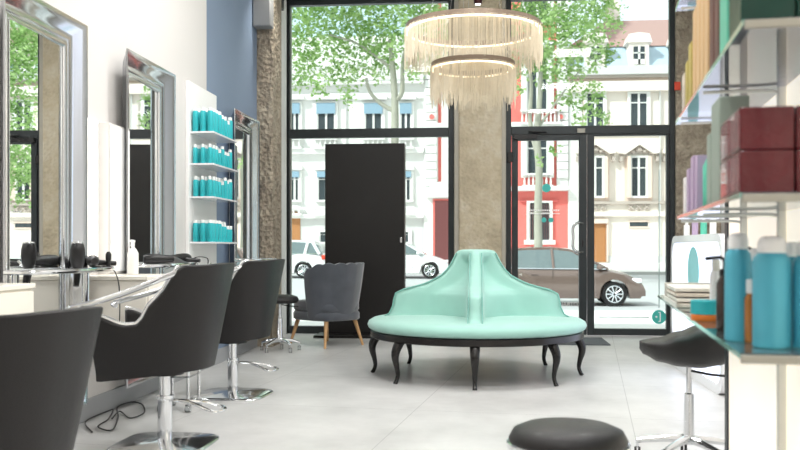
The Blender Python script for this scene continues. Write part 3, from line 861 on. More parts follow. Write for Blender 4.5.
# ================================================================== PRODUCT SHELVING ON THE RIGHT
B = math.radians(6.64); sB, cB = math.sin(B), math.cos(B)
def U(t, l, z=0): return Vector((t*sB + l*cB, t*cB - l*sB, z))
un = T('display_shelving', 'tall glass shelving with white steel frame and cream back on the right', 'shelf', (0, 0, 0), -B)
# local frame of "un": y = along (t), x = lateral (l)
def ub(name, m, l0, l1, t0, t1, z0, z1, bevel=0): return bx(name, m, l0, l1, t0, t1, z0, z1, un, bevel=bevel)
LF, LB = .315, .545
ub('back_panel', M['glowing'], LB+.012, LB+.05, 1.0, 2.80, 0, 2.6, .003)
ub('back_panel', M['glowing'], LB+.012, LB+.05, 2.806, 3.95, 0, 2.6, .003)
ub('end_trim', M['dark_edge'], LB+.005, LB+.06, 3.95, 4.02, 0, 2.6, .002)
for z, t0, t1, gm in ((1.535, 2.02, 3.60, 'shelf_glass2'), (1.17, 2.05, 3.52, 'shelf_glass2'), (.822, 2.07, 4.55, 'shelf_glass'), (1.97, 2.0, 3.6, 'shelf_glass2')):
    o = ub('glass_shelf', M[gm], LF, LB+.01, t0, t1, z-.012, z)
    e_ = MB().box(LF-.002, LF, t0, t1, z-.012, z); e_.build('glass_edge', M['glass_edge'], o)
    # near white metal edge
    ub('shelf_rail', M['rail_grey'], LF, LB+.01, t0-.012, t0-.001, z-.022, z-.004, .002)
# bottom tier glass goes wide at its near end
for tq in (2.82, 3.5):
    for z in (1.52, 1.155, 1.95):
        m_ = MB(); m_.tube(spline([(LF+.01, tq, z-.006), (LB-.04, tq, z-.006), (LB-.005, tq, z-.02), (LB-.001, tq, z-.07)], 5), .005, 8); m_.build('bracket', M['rail'], un)
    ub('post', M['rail'], LB-.012, LB+.012, tq-.012, tq+.012, 0 if tq < 3 else .9, 2.6, .003)

def uthing(name, label, cat, t, l, z, group=None, dr=0): return T(name, label, cat, U(t, l, z), -B+dr, group)
def carton(name, label, m, t0, t1, l0, l1, z0, z1, group=None, wrap=None, cat='box'):
    o = uthing(name, label, cat, (t0+t1)/2, (l0+l1)/2, z0, group)
    w_, d_ = (l1-l0), (t1-t0)
    bx('carton', m, -w_/2, w_/2, -d_/2, d_/2, 0, z1-z0, o, bevel=.003)
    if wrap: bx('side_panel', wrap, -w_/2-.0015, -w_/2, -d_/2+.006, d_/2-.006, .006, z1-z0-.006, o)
    return o
# burgundy cartons, mid shelf near end (two high, two wide, two deep)
zs = 1.171
for lv in range(2):
    for cw in range(2):
        for dp in range(2):
            lab = 'burgundy carton on the middle shelf, %s layer, %s, %s' % (['lower', 'upper'][lv], ['aisle side', 'cut by picture edge'][cw], ['near row', 'row behind'][dp])
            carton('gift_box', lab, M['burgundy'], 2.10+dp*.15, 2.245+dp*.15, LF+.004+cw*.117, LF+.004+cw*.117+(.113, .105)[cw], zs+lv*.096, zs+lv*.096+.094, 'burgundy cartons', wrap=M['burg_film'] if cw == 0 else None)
# green cartons on the upper shelf
for cw in range(2):
    for lv in range(2):
        carton('gift_box', 'dark green foil carton on the upper shelf, %s layer, %s' % (['lower', 'upper'][lv], ['aisle side', 'cut by picture edge'][cw]), M['teal_dark'], 2.08, 2.26, LF+.004+cw*.115, LF+.004+cw*.115+(.111, .105)[cw], 1.537+lv*.11, 1.537+lv*.11+.108, 'green cartons', cat='box')
carton('gift_box', 'mint green tall carton on the upper shelf behind the dark green cartons', M['mintbox'], 2.29, 2.42, LF+.004, LF+.13, 1.537, 1.77)
# tan cartons: upper shelf beyond
spec = [(2.46, 2.54, 'brown', .27, 'dark brown slim carton beside the tan cartons on the upper shelf, near one'), (2.56, 2.64, 'brown', .24, 'dark brown slim carton beside the tan cartons on the upper shelf, far one'),
        (2.68, 2.76, 'tan', .30, 'tan kraft carton on the upper shelf, nearest of the tan row'), (2.78, 2.86, 'tan', .29, 'tan kraft carton on the upper shelf, second of the tan row'),
        (2.88, 2.97, 'tan', .30, 'tan kraft carton on the upper shelf, third of the tan row'), (2.99, 3.07, 'tan', .28, 'tan kraft carton on the upper shelf, fourth of the tan row'),
        (3.12, 3.2, 'olive', .20, 'olive yellow carton on the upper shelf, beyond the tan row'), (3.24, 3.31, 'olive', .16, 'smaller olive yellow carton on the upper shelf, beyond the first olive one'),
        (3.36, 3.42, 'paper', .14, 'pale patterned carton at the far end of the upper shelf')]
for t0, t1, mm, hh, lab in spec:
    carton('product_carton', lab, M[mm], t0, t1, LF+.006, LF+.09, 1.537, 1.537+hh, None)
# middle shelf beyond the burgundy ones
spec = [(2.44, 2.60, 'greybox', .27, 'large grey green carton on the middle shelf, next to the burgundy cartons'), (2.62, 2.70, 'greybox', .20, 'pale grey green carton on the middle shelf, behind the large one'),
        (2.95, 3.00, 'lilac', .17, 'lilac carton on the middle shelf, nearest of the lilac ones'), (3.06, 3.13, 'lilac', .18, 'lilac carton on the middle shelf, second of the lilac ones'),
        (3.2, 3.26, 'lilac', .15, 'lilac carton on the middle shelf, third of the lilac ones'), (3.32, 3.38, 'white', .13, 'small white carton near the far end of the middle shelf')]
for t0, t1, mm, hh, lab in spec:
    carton('product_carton', lab, M[mm], t0, t1, LF+.006, LF+.08, zs, zs+hh, None)
def product(name, label, t, l, z, prof, m, capprof, capm, group=None, cat='bottle', n=28, extra=None):
    o = uthing(name, label, cat, t, l, z, group)
    MB().lathe(prof, n).build('body', m, o)
    MB().lathe(capprof, n).build('cap', capm, o)
    if extra: extra(o)
    return o
for i, t in enumerate((2.76, 2.83, 2.90)):
    product('tall_bottle', 'mint green bottle on the middle shelf, %s of three beside the grey green cartons' % ordn[i], t, LF+.045, zs, [(.024, 0), (.027, .005), (.027, .13), (.012, .16)], M['mintbox'], [(.012, .16), (.013, .162), (.013, .19), (.01, .192)], M['mintbox'], 'mint bottles')
product('desk_bottle', 'small white bottle at the far end of the middle shelf', 3.46, LF+.04, zs, [(.02, 0), (.022, .005), (.022, .09), (.012, .1)], M['lilac'], [(.012, .1), (.013, .102), (.013, .125), (.01, .127)], M['white'])
# bottom glass: spray cans etc
zg = .8225
can_p = [(.027, 0), (.0295, .003), (.0295, .185), (.028, .20), (.020, .212)]
can_c = [(.0205, .209), (.0225, .211), (.0225, .232), (.018, .244), (.010, .247)]
def can(label, px, depth_t, sc=1.0, wide=1.0):
    # lateral position from the picture column at distance t along the shelf
    u = (px-CX)/F; a = B+A
    # u = (t sin a + l cos a)/(t cos a - l sin a)
    l = (u*depth_t*math.cos(a) - depth_t*math.sin(a))/(math.cos(a)+u*math.sin(a))
    o = product('spray_can', label, depth_t, l, zg, can_p, M['teal_can'], can_c, M['white'], 'teal spray cans')
    o.scale = (sc*wide, sc*wide, sc); return o
can('large teal hairspray can on the lower glass shelf, right of the amber bottle', 771.5, 2.20, 1.03, 1.36)
can('large teal hairspray can cut by the right picture edge', 811, 2.20, 1.0, 1.36)
can('teal hairspray can with white cap standing left of the amber bottle', 738, 2.33, 1.07, 1.0)
can('teal can partly hidden between the two large front cans', 792, 2.42, .98)
can('teal can standing behind the amber bottle on the lower glass shelf', 757, 2.60, .92)
def lat(px, t):
    u = (px-CX)/F; a = B+A
    return (u*t*math.cos(a) - t*math.sin(a))/(math.cos(a)+u*math.sin(a))
def pump(o, h):
    MB().tube([(0, 0, h), (0, 0, h+.028), (-.012, 0, h+.034), (-.05, 0, h+.030)], .005, 8).build('pump', M['black'], o)
product('oil_bottle', 'amber oil bottle with white cap between the teal cans', 2.30, lat(751.5, 2.30), zg, [(.014, 0), (.0165, .003), (.0165, .105), (.01, .118)], M['amber'], [(.0105, .118), (.0125, .119), (.0125, .15), (.01, .152)], M['white'])
o = product('pump_bottle', 'dark brown pump bottle at the aisle side of the lower glass shelf', 2.60, lat(724.5, 2.60), zg, [(.02, 0), (.022, .004), (.022, .13), (.012, .15)], M['dkbottle'], [(.012, .15), (.014, .152), (.014, .168), (.008, .17)], M['black']); pump(o, .168)
o = product('pump_bottle', 'white pump bottle behind the teal cans on the lower glass shelf', 2.72, lat(752, 2.72), zg, [(.03, 0), (.033, .004), (.033, .15), (.014, .175)], M['white'], [(.014, .175), (.016, .177), (.016, .195), (.008, .197)], M['black']); pump(o, .195)
product('lotion_bottle', 'slim white bottle behind the teal jar on the lower glass shelf', 3.22, lat(716, 3.22), zg, [(.018, 0), (.021, .004), (.021, .13), (.014, .15)], M['white'], [(.011, .15), (.013, .152), (.013, .185), (.009, .188)], M['rail'])
product('lotion_bottle', 'white bottle with pale cap left of the amber bottle', 2.90, lat(741, 2.90), zg, [(.018, 0), (.021, .004), (.021, .12), (.014, .14)], M['white'], [(.011, .14), (.013, .142), (.013, .175), (.009, .178)], M['white'])
for i, (t, px) in enumerate(((2.84, 764), (2.98, 752), (2.62, 779))):
    product('conditioner_bottle', 'teal conditioner bottle in the back row of the lower glass shelf, %s of three' % ['middle', 'leftmost', 'rightmost'][i], t, lat(px, t), zg, [(.024, 0), (.027, .004), (.027, .15), (.018, .165)], M['teal'], [(.018, .165), (.02, .167), (.02, .2), (.014, .205)], M['white'], 'conditioner bottles')
jar = uthing('cream_jar', 'wide teal jar with orange base on the lower glass shelf', 'jar', 2.97, lat(706, 2.97), zg)
MB().lathe([(.044, 0), (.046, .003), (.046, .018), (.045, .02)], 32).build('base', M['orange'], jar)
MB().lathe([(.045, .02), (.047, .022), (.047, .060), (.044, .064)], 32).build('lid', M['teal'], jar)
lr = uthing('leaflet_stand', 'clear stand of stacked leaflets at the far end of the lower glass shelf', 'stand', 3.85, LF+.10, zg)
bx('holder', M['rail'], -.10, .10, .292, .30, 0, .075, lr); bx('holder', M['rail'], -.105, -.10, -.30, .30, 0, .02, lr)
for i in range(4):
    bx('leaflet', M['paper'] if i % 2 == 0 else M['rail'], -.095, .09, -.28+.04*i, .22+.02*i, .002+.018*i, .014+.018*i, lr)

# ================================================================== LIGHTING INSIDE
for i, (x, y) in enumerate(((-.3, 1.0), (1.3, 1.0), (-.3, 4.2), (1.4, 4.2), (-1.0, 6.2), (1.4, 7.2))):  # added fill panels on the unseen ceiling, brightening the room
    l_ = T('added_fill_panel', 'added square fill light panel on the unseen ceiling, %s' % ['rear left', 'rear right', 'middle left', 'middle right', 'front left', 'front right'][i], 'lamp', (x, y, CH))
    bx('frame', M['white'], -.33, .33, -.33, .33, -.03, 0, l_, bevel=.004)
    bx('glow_face', M['lamp'], -.30, .30, -.30, .30, -.034, -.03, l_)
    ld = bpy.data.lights.new('fill_panel_lamp', 'AREA'); ld.shape = 'SQUARE'; ld.size = .6; ld.energy = 48; ld.color = (1, .995, .985)
    lo = bpy.data.objects.new('fill_panel_lamp', ld); C.objects.link(lo); lo.location = (x, y, CH-.06)
for nm, loc, tgt, e in (('pillar_spot_lamp', (-.072, 9.6, 4.0), (-.06, 10.7, 1.6), 170), ('corner_spot_lamp', (-2.0, 9.15, 4.1), (-2.3, 9.6, 1.5), 60)):
    ld = bpy.data.lights.new(nm, 'SPOT'); ld.energy = e; ld.spot_size = math.radians(80); ld.spot_blend = .8; ld.shadow_soft_size = .05; ld.color = (1, .95, .86)
    lo = bpy.data.objects.new(nm, ld); C.objects.link(lo); lo.location = loc; lo.rotation_euler = (Vector(tgt)-Vector(loc)).to_track_quat('-Z', 'Y').to_euler()
# ================================================================== STREET OUTSIDE
M['o_white'] = mat('white_render', 'E0DFDC', .8, var=.03, scale=1.5)
M['o_cream'] = mat('cream_render', 'E6DCD3', .8, var=.04, scale=1.5)
M['o_peach'] = mat('peach_render', 'DCC6B8', .8, var=.04, scale=1.5)
M['o_coral'] = mat('coral_render', 'E0736C', .8, var=.05, scale=1.2)
M['o_grey'] = mat('pale_grey_stone', 'C8C8C6', .8, var=.06, scale=2)
M['o_slate'] = mat('blue_slate_roof', 'A9BDCB', .6, var=.08, scale=3)
M['o_tile'] = mat('brown_roof_tiles', 'A4867F', .8, var=.12, scale=6)
M['o_dark'] = mat('window_dark_glass', '3F474B', .5, spec=.15, var=.3, scale=1.2)
M['o_blind'] = mat('blue_window_blind', '86A2B4', .8, var=.08)
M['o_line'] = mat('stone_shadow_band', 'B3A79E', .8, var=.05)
M['o_brown'] = mat('orange_brown_door', 'A87447', .6, var=.15)
M['o_dred'] = mat('dark_red_door', '6A3A3A', .5, var=.2)
M['road'] = mat('pale_asphalt', 'B5B6B7', .85, var=.08, scale=1.5)
M['pave'] = mat('pale_pavement', 'E2E0DD', .85, var=.04, scale=2)
M['kerb'] = mat('grey_kerb', '8F8F8C', .8, var=.08)
M['bark'] = mat('plane_tree_bark', 'A5A396', .85, var=.25, scale=3, bump=.4, bscale=10)
M['bark_white'] = mat('whitewashed_bark', 'D9D8D0', .85, var=.1, scale=3)
def leaf_mat(name, c, c2):
    m, nt, out = new_mat(name); N = nt.nodes.new; L = nt.links.new
    tc = N('ShaderNodeTexCoord'); nz = N('ShaderNodeTexNoise'); nz.inputs['Scale'].default_value = 1.6; nz.inputs['Detail'].default_value = 6; L(tc.outputs['Object'], nz.inputs['Vector'])
    cr = N('ShaderNodeValToRGB'); cr.color_ramp.elements[0].position = .38; cr.color_ramp.elements[1].position = .62
    cr.color_ramp.elements[0].color = rgb(c)+(1,); cr.color_ramp.elements[1].color = rgb(c2)+(1,); L(nz.outputs['Fac'], cr.inputs[0])
    d = N('ShaderNodeBsdfDiffuse'); t = N('ShaderNodeBsdfTranslucent'); L(cr.outputs[0], d.inputs[0]); L(cr.outputs[0], t.inputs[0])
    mx = N('ShaderNodeMixShader'); mx.inputs[0].default_value = .45; L(d.outputs[0], mx.inputs[1]); L(t.outputs[0], mx.inputs[2]); L(mx.outputs[0], out.inputs[0])
    return m
M['leaf'] = leaf_mat('green_leaves', '7FA35E', 'BFD89A')

GP = [(D+.25, -.03), (13, -.08), (21.5, -.40), (26, -.40), (34, -.15), (38.0, -.06), (38.2, .06), (46.5, .33), (60, .33)]
def gz(y):
    for (a, fa), (b, fb) in zip(GP, GP[1:]):
        if a <= y <= b: return fa+(fb-fa)*(y-a)/(b-a)
    return GP[-1][1]
def strip(y0, y1, name, m):
    ys = [y0]+[g[0] for g in GP if y0 < g[0] < y1]+[y1]
    mb = MB(); mb.rings([[Vector((-40, y, gz(y))), Vector((40, y, gz(y))), Vector((40, y, gz(y)-.3)), Vector((-40, y, gz(y)-.3))] for y in ys])
    return S(mb.build(name, m, angle=20))
strip(D+.25, 20.8, 'pavement', M['pave'])
strip(20.8, 37.9, 'road', M['road'])
strip(37.9, 38.2, 'kerb', M['kerb'])
strip(38.2, 60, 'pavement', M['pave'])
S(bx('wall_facade', M['stone_edge'], WX-14, WX-.2, D, D+.25, -.1, CH+.15)); S(bx('wall_facade', M['stone_edge'], RX+.2, RX+14, D, D+.25, -.1, CH+.15))

BY = 46.0
def fb(p0, p1, off=0.0):
    a = atY(p0[0], p0[1], BY-off); b = atY(p1[0], p1[1], BY-off); return min(a.x, b.x), max(a.x, b.x), min(a.z, b.z), max(a.z, b.z)
def frect(name, m, parent, p0, p1, front=.1, back=0.0, bevel=0):
    x0, x1, z0, z1 = fb(p0, p1)
    return bx(name, m, x0, x1, BY-front, BY-back+.02, z0, z1, parent, bevel=bevel)
def win(parent, px0, py0, px1, py1, mull=True, blind=0, frame='o_white', surround=None):
    x0, x1, z0, z1 = fb((px0, py0), (px1, py1)); fw = .06
    f = MB(); f.box(x0-.12, x0, BY-.14, BY, z0, z1).box(x1, x1+.12, BY-.14, BY, z0, z1).box(x0-.12, x1+.12, BY-.14, BY, z1, z1+.1).box(x0-.14, x1+.14, BY-.2, BY, z0-.1, z0)
    f.box(x0, x0+fw, BY-.11, BY, z0, z1).box(x1-fw, x1, BY-.11, BY, z0, z1)
    if mull: f.box((x0+x1)/2-.05, (x0+x1)/2+.05, BY-.11, BY, z0, z1)
    f.box(x0, x1, BY-.10, BY, z0+(z1-z0)*.72, z0+(z1-z0)*.75)
    w_ = f.build('window', M[surround or frame], parent)
    bx('pane', M['o_dark'], x0, x1, BY-.065, BY-.005, z0, z1, w_)
    if blind: bx('blind', M['o_blind'], x0-.02, x1+.02, BY-.20, BY-.16, z1-blind*(z1-z0), z1+.02, w_)
    return w_
def balus(parent, px0, px1, py0, py1, m='o_white', pitch=.16):
    x0, x1, z0, z1 = fb((px0, py0), (px1, py1)); h = z1-z0
    b = MB(); b.box(x0, x1, BY-.45, BY-.25, z1-.09, z1).box(x0, x1, BY-.45, BY, z0-.02, z0+.08)
    k = int((x1-x0)/pitch)
    for i in range(k):
        b.lathe([(.04, 0), (.055, h*.3), (.025, h*.6), (.04, h-.16)], 6, x0+(i+.5)*(x1-x0)/k, BY-.35, z0+.07)
    return b.build('balustrade', M[m], parent)

# --- white apartment building (left)
bl = T('apartment_building', 'white apartment building with blue window blinds behind the left window', 'building')
frect('wall', M['o_white'], bl, (180, 40), (424, 266), 0, -8)
frect('lower_wall', M['o_grey'], bl, (180, 218), (424, 266), .04)
x0, x1, z0, z1 = fb((180, 40), (424, 10)); MB().prism([(BY+.2, z0), (BY+8, z0), (BY+4.5, z0+3.2), (BY+1.4, z0+2.4)], x0, x1, 'x').build('roof', M['o_slate'], bl)
for py0, py1, fr_ in ((80, 84, .4), (96.5, 98.5, .12), (150, 153, .3), (215, 218, .3)): frect('cornice', M['o_white'], bl, (180, py0), (424, py1), fr_)
balus(bl, 180, 424, 71, 80)
for a, b in ((242, 258), (290, 300), (317.5, 335.5), (365, 382.5), (400.5, 411.5)):
    win(bl, a, 104, b, 138, blind=.30, mull=True)
    balus(bl, a-3, b+3, 139, 149, pitch=.22)
    frect('lintel', M['o_white'], bl, (a-5, 97), (b+5, 100), .35)
    win(bl, a+.5, 172, b-.5, 200, blind=.2)
    x0, x1, z0, z1 = fb((a-3, 164), (b+3, 170)); xm = (x0+x1)/2
    MB().prism([(x0, z0), (x1, z0)]+[(xm+(x1-x0)/2*math.cos(q), z0+.08+(z1-z0)*math.sin(q)) for q in [PI*i/10 for i in range(11)]], BY-.25, BY, 'y').build('arched_lintel', M['o_white'], bl)
    balus(bl, a-3, b+3, 207, 215, pitch=.22)
    if a > 300: win(bl, a+2, 232, b-2, 242, mull=False)
x0, x1, z0, z1 = fb((289, 211), (300.5, 246)); xm = (x0+x1)/2; r_ = (x1-x0)/2
MB().prism([(x0, z0-.6), (x1, z0-.6)]+[(xm+r_*math.cos(q), z1-r_*.6+r_*.6*math.sin(q)) for q in [PI*i/10 for i in range(11)]], BY-.08, BY, 'y').build('door', M['o_brown'], bl)
r2 = r_+.3; MB().prism([(xm+r2*math.cos(q), z1-r_*.6+(r_*.6+.3)*math.sin(q)) for q in [PI*i/10 for i in range(11)]]+[(xm+r_*math.cos(q), z1-r_*.6+r_*.6*math.sin(q)) for q in [PI*(10-i)/10 for i in range(11)]], BY-.14, BY, 'y').build('door_arch', M['o_white'], bl)
frect('downpipe', M['o_grey'], bl, (345.6, 84), (346.6, 262), .1)

# --- coral building (middle)
bc = T('town_house', 'coral pink town house with white pilasters behind the door and the stone pillar', 'building')
frect('wall', M['o_coral'], bc, (424, -30), (568, 266), 0, -8)
x0, x1, z0, z1 = fb((424, -30), (568, -50)); MB().prism([(BY+.2, z0), (BY+8, z0), (BY+4.5, z0+3), (BY+1.5, z0+2.4)], x0, x1, 'x').build('roof', M['o_slate'], bc)
mb = MB()
for px in (424, 427.5):
    pass
for k in range(30):
    py = -26+k*8.2
    if py > 190: break
    x0, x1, z0, z1 = fb((425, py), (437, py+7.4)); mb.box(x0, x1, BY-.22, BY, z0, z1)
    if not (175 < py < 190): x0, x1, z0, z1 = fb((557, py), (568, py+7.4)); mb.box(x0, x1, BY-.22, BY, z0, z1)
mb.build('quoin_pilaster', M['o_white'], bc, bevel=.03)
frect('wall_panel', M['o_white'], bc, (424, -30), (438, 266), .1); frect('wall_panel', M['o_white'], bc, (556.5, -30), (568, 190), .1)
frect('wall_panel', M['o_white'], bc, (441.5, -30), (450, 182), .08)
frect('wall_panel', M['o_white'], bc, (424, 182), (452, 266), .12)
for a, b in ((470, 492), (527, 547.5)):
    for y0, y1 in ((-25, 22), (50, 111), (139, 175)):
        frect('pilaster', M['o_white'], bc, (a-6, y0-5), (a-.5, y1+3), .3, bevel=.02); frect('pilaster', M['o_white'], bc, (b+.5, y0-5), (b+6, y1+3), .3, bevel=.02)
        frect('lintel', M['o_white'], bc, (a-6, y0-8), (b+6, y0-3), .3)
        win(bc, a, y0, b, y1)
    balus(bc, a-7, b+13 if a > 500 else b+7, 111, 124.5, pitch=.2)
    balus(bc, a-5, b+5, 174, 187, pitch=.2)
frect('cornice', M['o_white'], bc, (510, 187), (568, 191), .5, bevel=.03); frect('cornice', M['o_white'], bc, (424, 124), (568, 131), .3, bevel=.03)
# ground floor window
win(bc, 529, 203, 550, 240); frect('window_sill', M['o_white'], bc, (524, 240), (555, 244.5), .25)
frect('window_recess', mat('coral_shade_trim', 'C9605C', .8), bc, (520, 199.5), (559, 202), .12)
g = MB()
for i in range(9):
    x0, x1, z0, z1 = fb((530+i*2.3, 204), (530.6+i*2.3, 239)); g.box(x0, x1, BY-.18, BY-.16, z0, z1)
g.build('window_grille', M['o_dred'], bc)
def disc_y(px, py, r, m, parent, name):
    a = atY(px, py, BY); b = MB(); b.rings([[Vector((a.x+r*math.cos(2*PI*k/20), BY-.3, a.z+r*math.sin(2*PI*k/20))) for k in range(20)], [Vector((a.x+r*math.cos(2*PI*k/20), BY, a.z+r*math.sin(2*PI*k/20))) for k in range(20)]]); b.build(name, m, parent)
disc_y(432, 117.5, .13, M['o_coral'], bc, 'rosette'); disc_y(560, 117.5, .13, M['o_coral'], bc, 'rosette')
# carved doorway, left end
frect('door_frame', M['o_coral'], bc, (433, 199), (452, 262), .16); frect('door', M['o_dred'], bc, (435, 201), (450, 262), .2)
x0, x1, z0, z1 = fb((426, 183), (452, 198)); xm = (x0+x1)/2
MB().prism([(x0, z0), (x1, z0), (x1, z0+.2), (xm+.4, z1-.15), (xm, z1), (xm-.4, z1-.15), (x0, z0+.2)], BY-.35, BY, 'y').build('door_pediment', M['o_white'], bc, bevel=.04)

# --- cream building (right)
bd = T('mansard_building', 'cream stone building with triangular window pediments and slate mansard roof on the right', 'building')
frect('wall', M['o_cream'], bd, (568, 74), (900, 266), 0, -8)
frect('corner_strip', M['o_white'], bd, (568.5, 88), (582, 262), .1)
frect('frieze', M['o_peach'], bd, (568, 75), (900, 83), .12); 
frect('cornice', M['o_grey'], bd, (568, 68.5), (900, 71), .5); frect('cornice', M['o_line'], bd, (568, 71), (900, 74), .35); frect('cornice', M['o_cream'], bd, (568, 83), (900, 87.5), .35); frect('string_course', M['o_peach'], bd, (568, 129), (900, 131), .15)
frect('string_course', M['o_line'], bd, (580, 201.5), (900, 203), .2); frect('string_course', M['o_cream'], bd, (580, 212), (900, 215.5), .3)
frect('lower_wall', M['o_cream'], bd, (580, 215.5), (900, 266), .08)
x0, x1, z0, z1 = fb((568, 68.5), (900, 37))
MB().prism([(BY-.1, z0), (BY+9, z0), (BY+9, z1), (BY+.9, z1)], x0, x1, 'x').build('mansard', M['o_slate'], bd)
a = atY(616, 14, BY); xr = x0+1.6
mb = MB(); V = [mb.v(x0, BY+.8, z1), mb.v(x1, BY+.8, z1), mb.v(x1, BY+5, a.z+.9), mb.v(a.x+.2, BY+5, a.z+.9), mb.v(x0, BY+9, z1), mb.v(x1, BY+9, z1)]
mb._f([V[0], V[1], V[2], V[3]]); mb._f([V[0], V[3], V[4]]); mb._f([V[3], V[2], V[5], V[4]]); mb._f([V[1], V[5], V[2]]); mb._f([V[0], V[4], V[5], V[1]])
mb.build('tile_roof', M['o_tile'], bd)
c = atY(612, 15, BY+6); bx('chimney', M['o_cream'], c.x-.35, c.x+.35, BY+5.4, BY+6.2, z1, c.z+1.0, bd)
for cx in (595, 638.5, 682, 725.5, 769, 812):
    a, b = cx-9.5, cx+9.5
    # dormer
    x0, x1, z0, z1 = fb((cx-10, 67), (cx+10, 43)); xm = (x0+x1)/2
    dm = MB().box(x0, x1, BY-.15, BY+1.2, z0, z1).prism([(x0-.15, z1), (x1+.15, z1), (xm+.5, z1+.42), (xm, z1+.5), (xm-.5, z1+.42)], BY-.25, BY+1.0, 'y').build('dormer', M['o_cream'], bd)
    x0, x1, z0, z1 = fb((cx-5.5, 65), (cx+5.5, 47)); bx('pane', M['o_dark'], x0, x1, BY-.18, BY-.15, z0, z1, dm)
    fr2 = MB().box((x0+x1)/2-.05, (x0+x1)/2+.05, BY-.22, BY-.18, z0, z1).box(x0, x1, BY-.22, BY-.18, z0+(z1-z0)*.6, z0+(z1-z0)*.66).box(x0, x1, BY-.22, BY-.18, z0, z0+.25).build('sash', M['o_white'], dm)
    frect('window_panel', M['o_peach'], bd, (cx-12, 91), (cx+12, 129), .05); frect('window_panel', M['o_peach'], bd, (cx-14, 158), (cx+14, 201), .05)
    win(bd, a+.5, 94, b-.5, 128)
    win(bd, cx-8, 158, cx+8, 196)
    for sg in (-1, 1):
        frect('shutter', M['o_peach'], bd, (cx+sg*10.5-1.6, 157), (cx+sg*10.5+1.6, 198), .35)
    x0, x1, z0, z1 = fb((cx-20, 154), (cx+20, 141)); xm = (x0+x1)/2
    MB().prism([(x0, z0), (x0+.3, z0-.05), (xm, z1-.22), (x1-.3, z0-.05), (x1, z0), (x1, z0+.2), (xm, z1), (x0, z0+.2)], BY-.4, BY, 'y').build('pediment', M['o_cream'], bd, bevel=.02)
    orn = MB()
    for q, (dx, dz, r_) in enumerate(((0, 0, .22), (-.3, -.08, .16), (.3, -.08, .16), (-.58, -.16, .12), (.58, -.16, .12), (-.82, -.25, .09), (.82, -.25, .09), (0, .2, .1))):
        orn.lathe([(r_*.2, -r_*.8), (r_, -r_*.3), (r_*.8, r_*.4), (r_*.2, r_*.8)], 8, xm+dx, BY-.12, (z0+z1)/2-.12+dz)
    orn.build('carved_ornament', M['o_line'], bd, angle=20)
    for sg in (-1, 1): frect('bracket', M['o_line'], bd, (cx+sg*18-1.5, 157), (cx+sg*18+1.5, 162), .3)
    for q in (-1, 0, 1):
        x0, x1, z0, z1 = fb((cx+q*8-3, 210), (cx+q*8+3, 204.5))
        MB().tube([(x0, BY-.1, z0), (x1, BY-.1, z1)], .045, 6).tube([(x0, BY-.1, z1), (x1, BY-.1, z0)], .045, 6).build('cross_ornament', M['o_line'], bd)
    if cx > 600:
        frect('vent_opening', M['o_dark'], bd, (cx-9, 222), (cx+9, 226.5), .10); frect('vent_surround', M['o_peach'], bd, (cx-10.5, 220.5), (cx+10.5, 222), .14); frect('vent_surround', M['o_peach'], bd, (cx-10.5, 226.5), (cx+10.5, 228), .14)
frect('door', M['o_brown'], bd, (592, 224), (605.5, 262), .14); frect('door_surround', M['o_peach'], bd, (588.5, 219), (607.5, 223.5), .3)
frect('door_surround', M['o_peach'], bd, (588.5, 219), (591.5, 262), .25); frect('door_surround', M['o_peach'], bd, (606, 219), (607.5, 262), .25)
frect('plinth', M['o_grey'], bd, (608, 256), (900, 266), .15)
frect('downpipe', M['o_grey'], bd, (659, 88), (660, 262), .18)

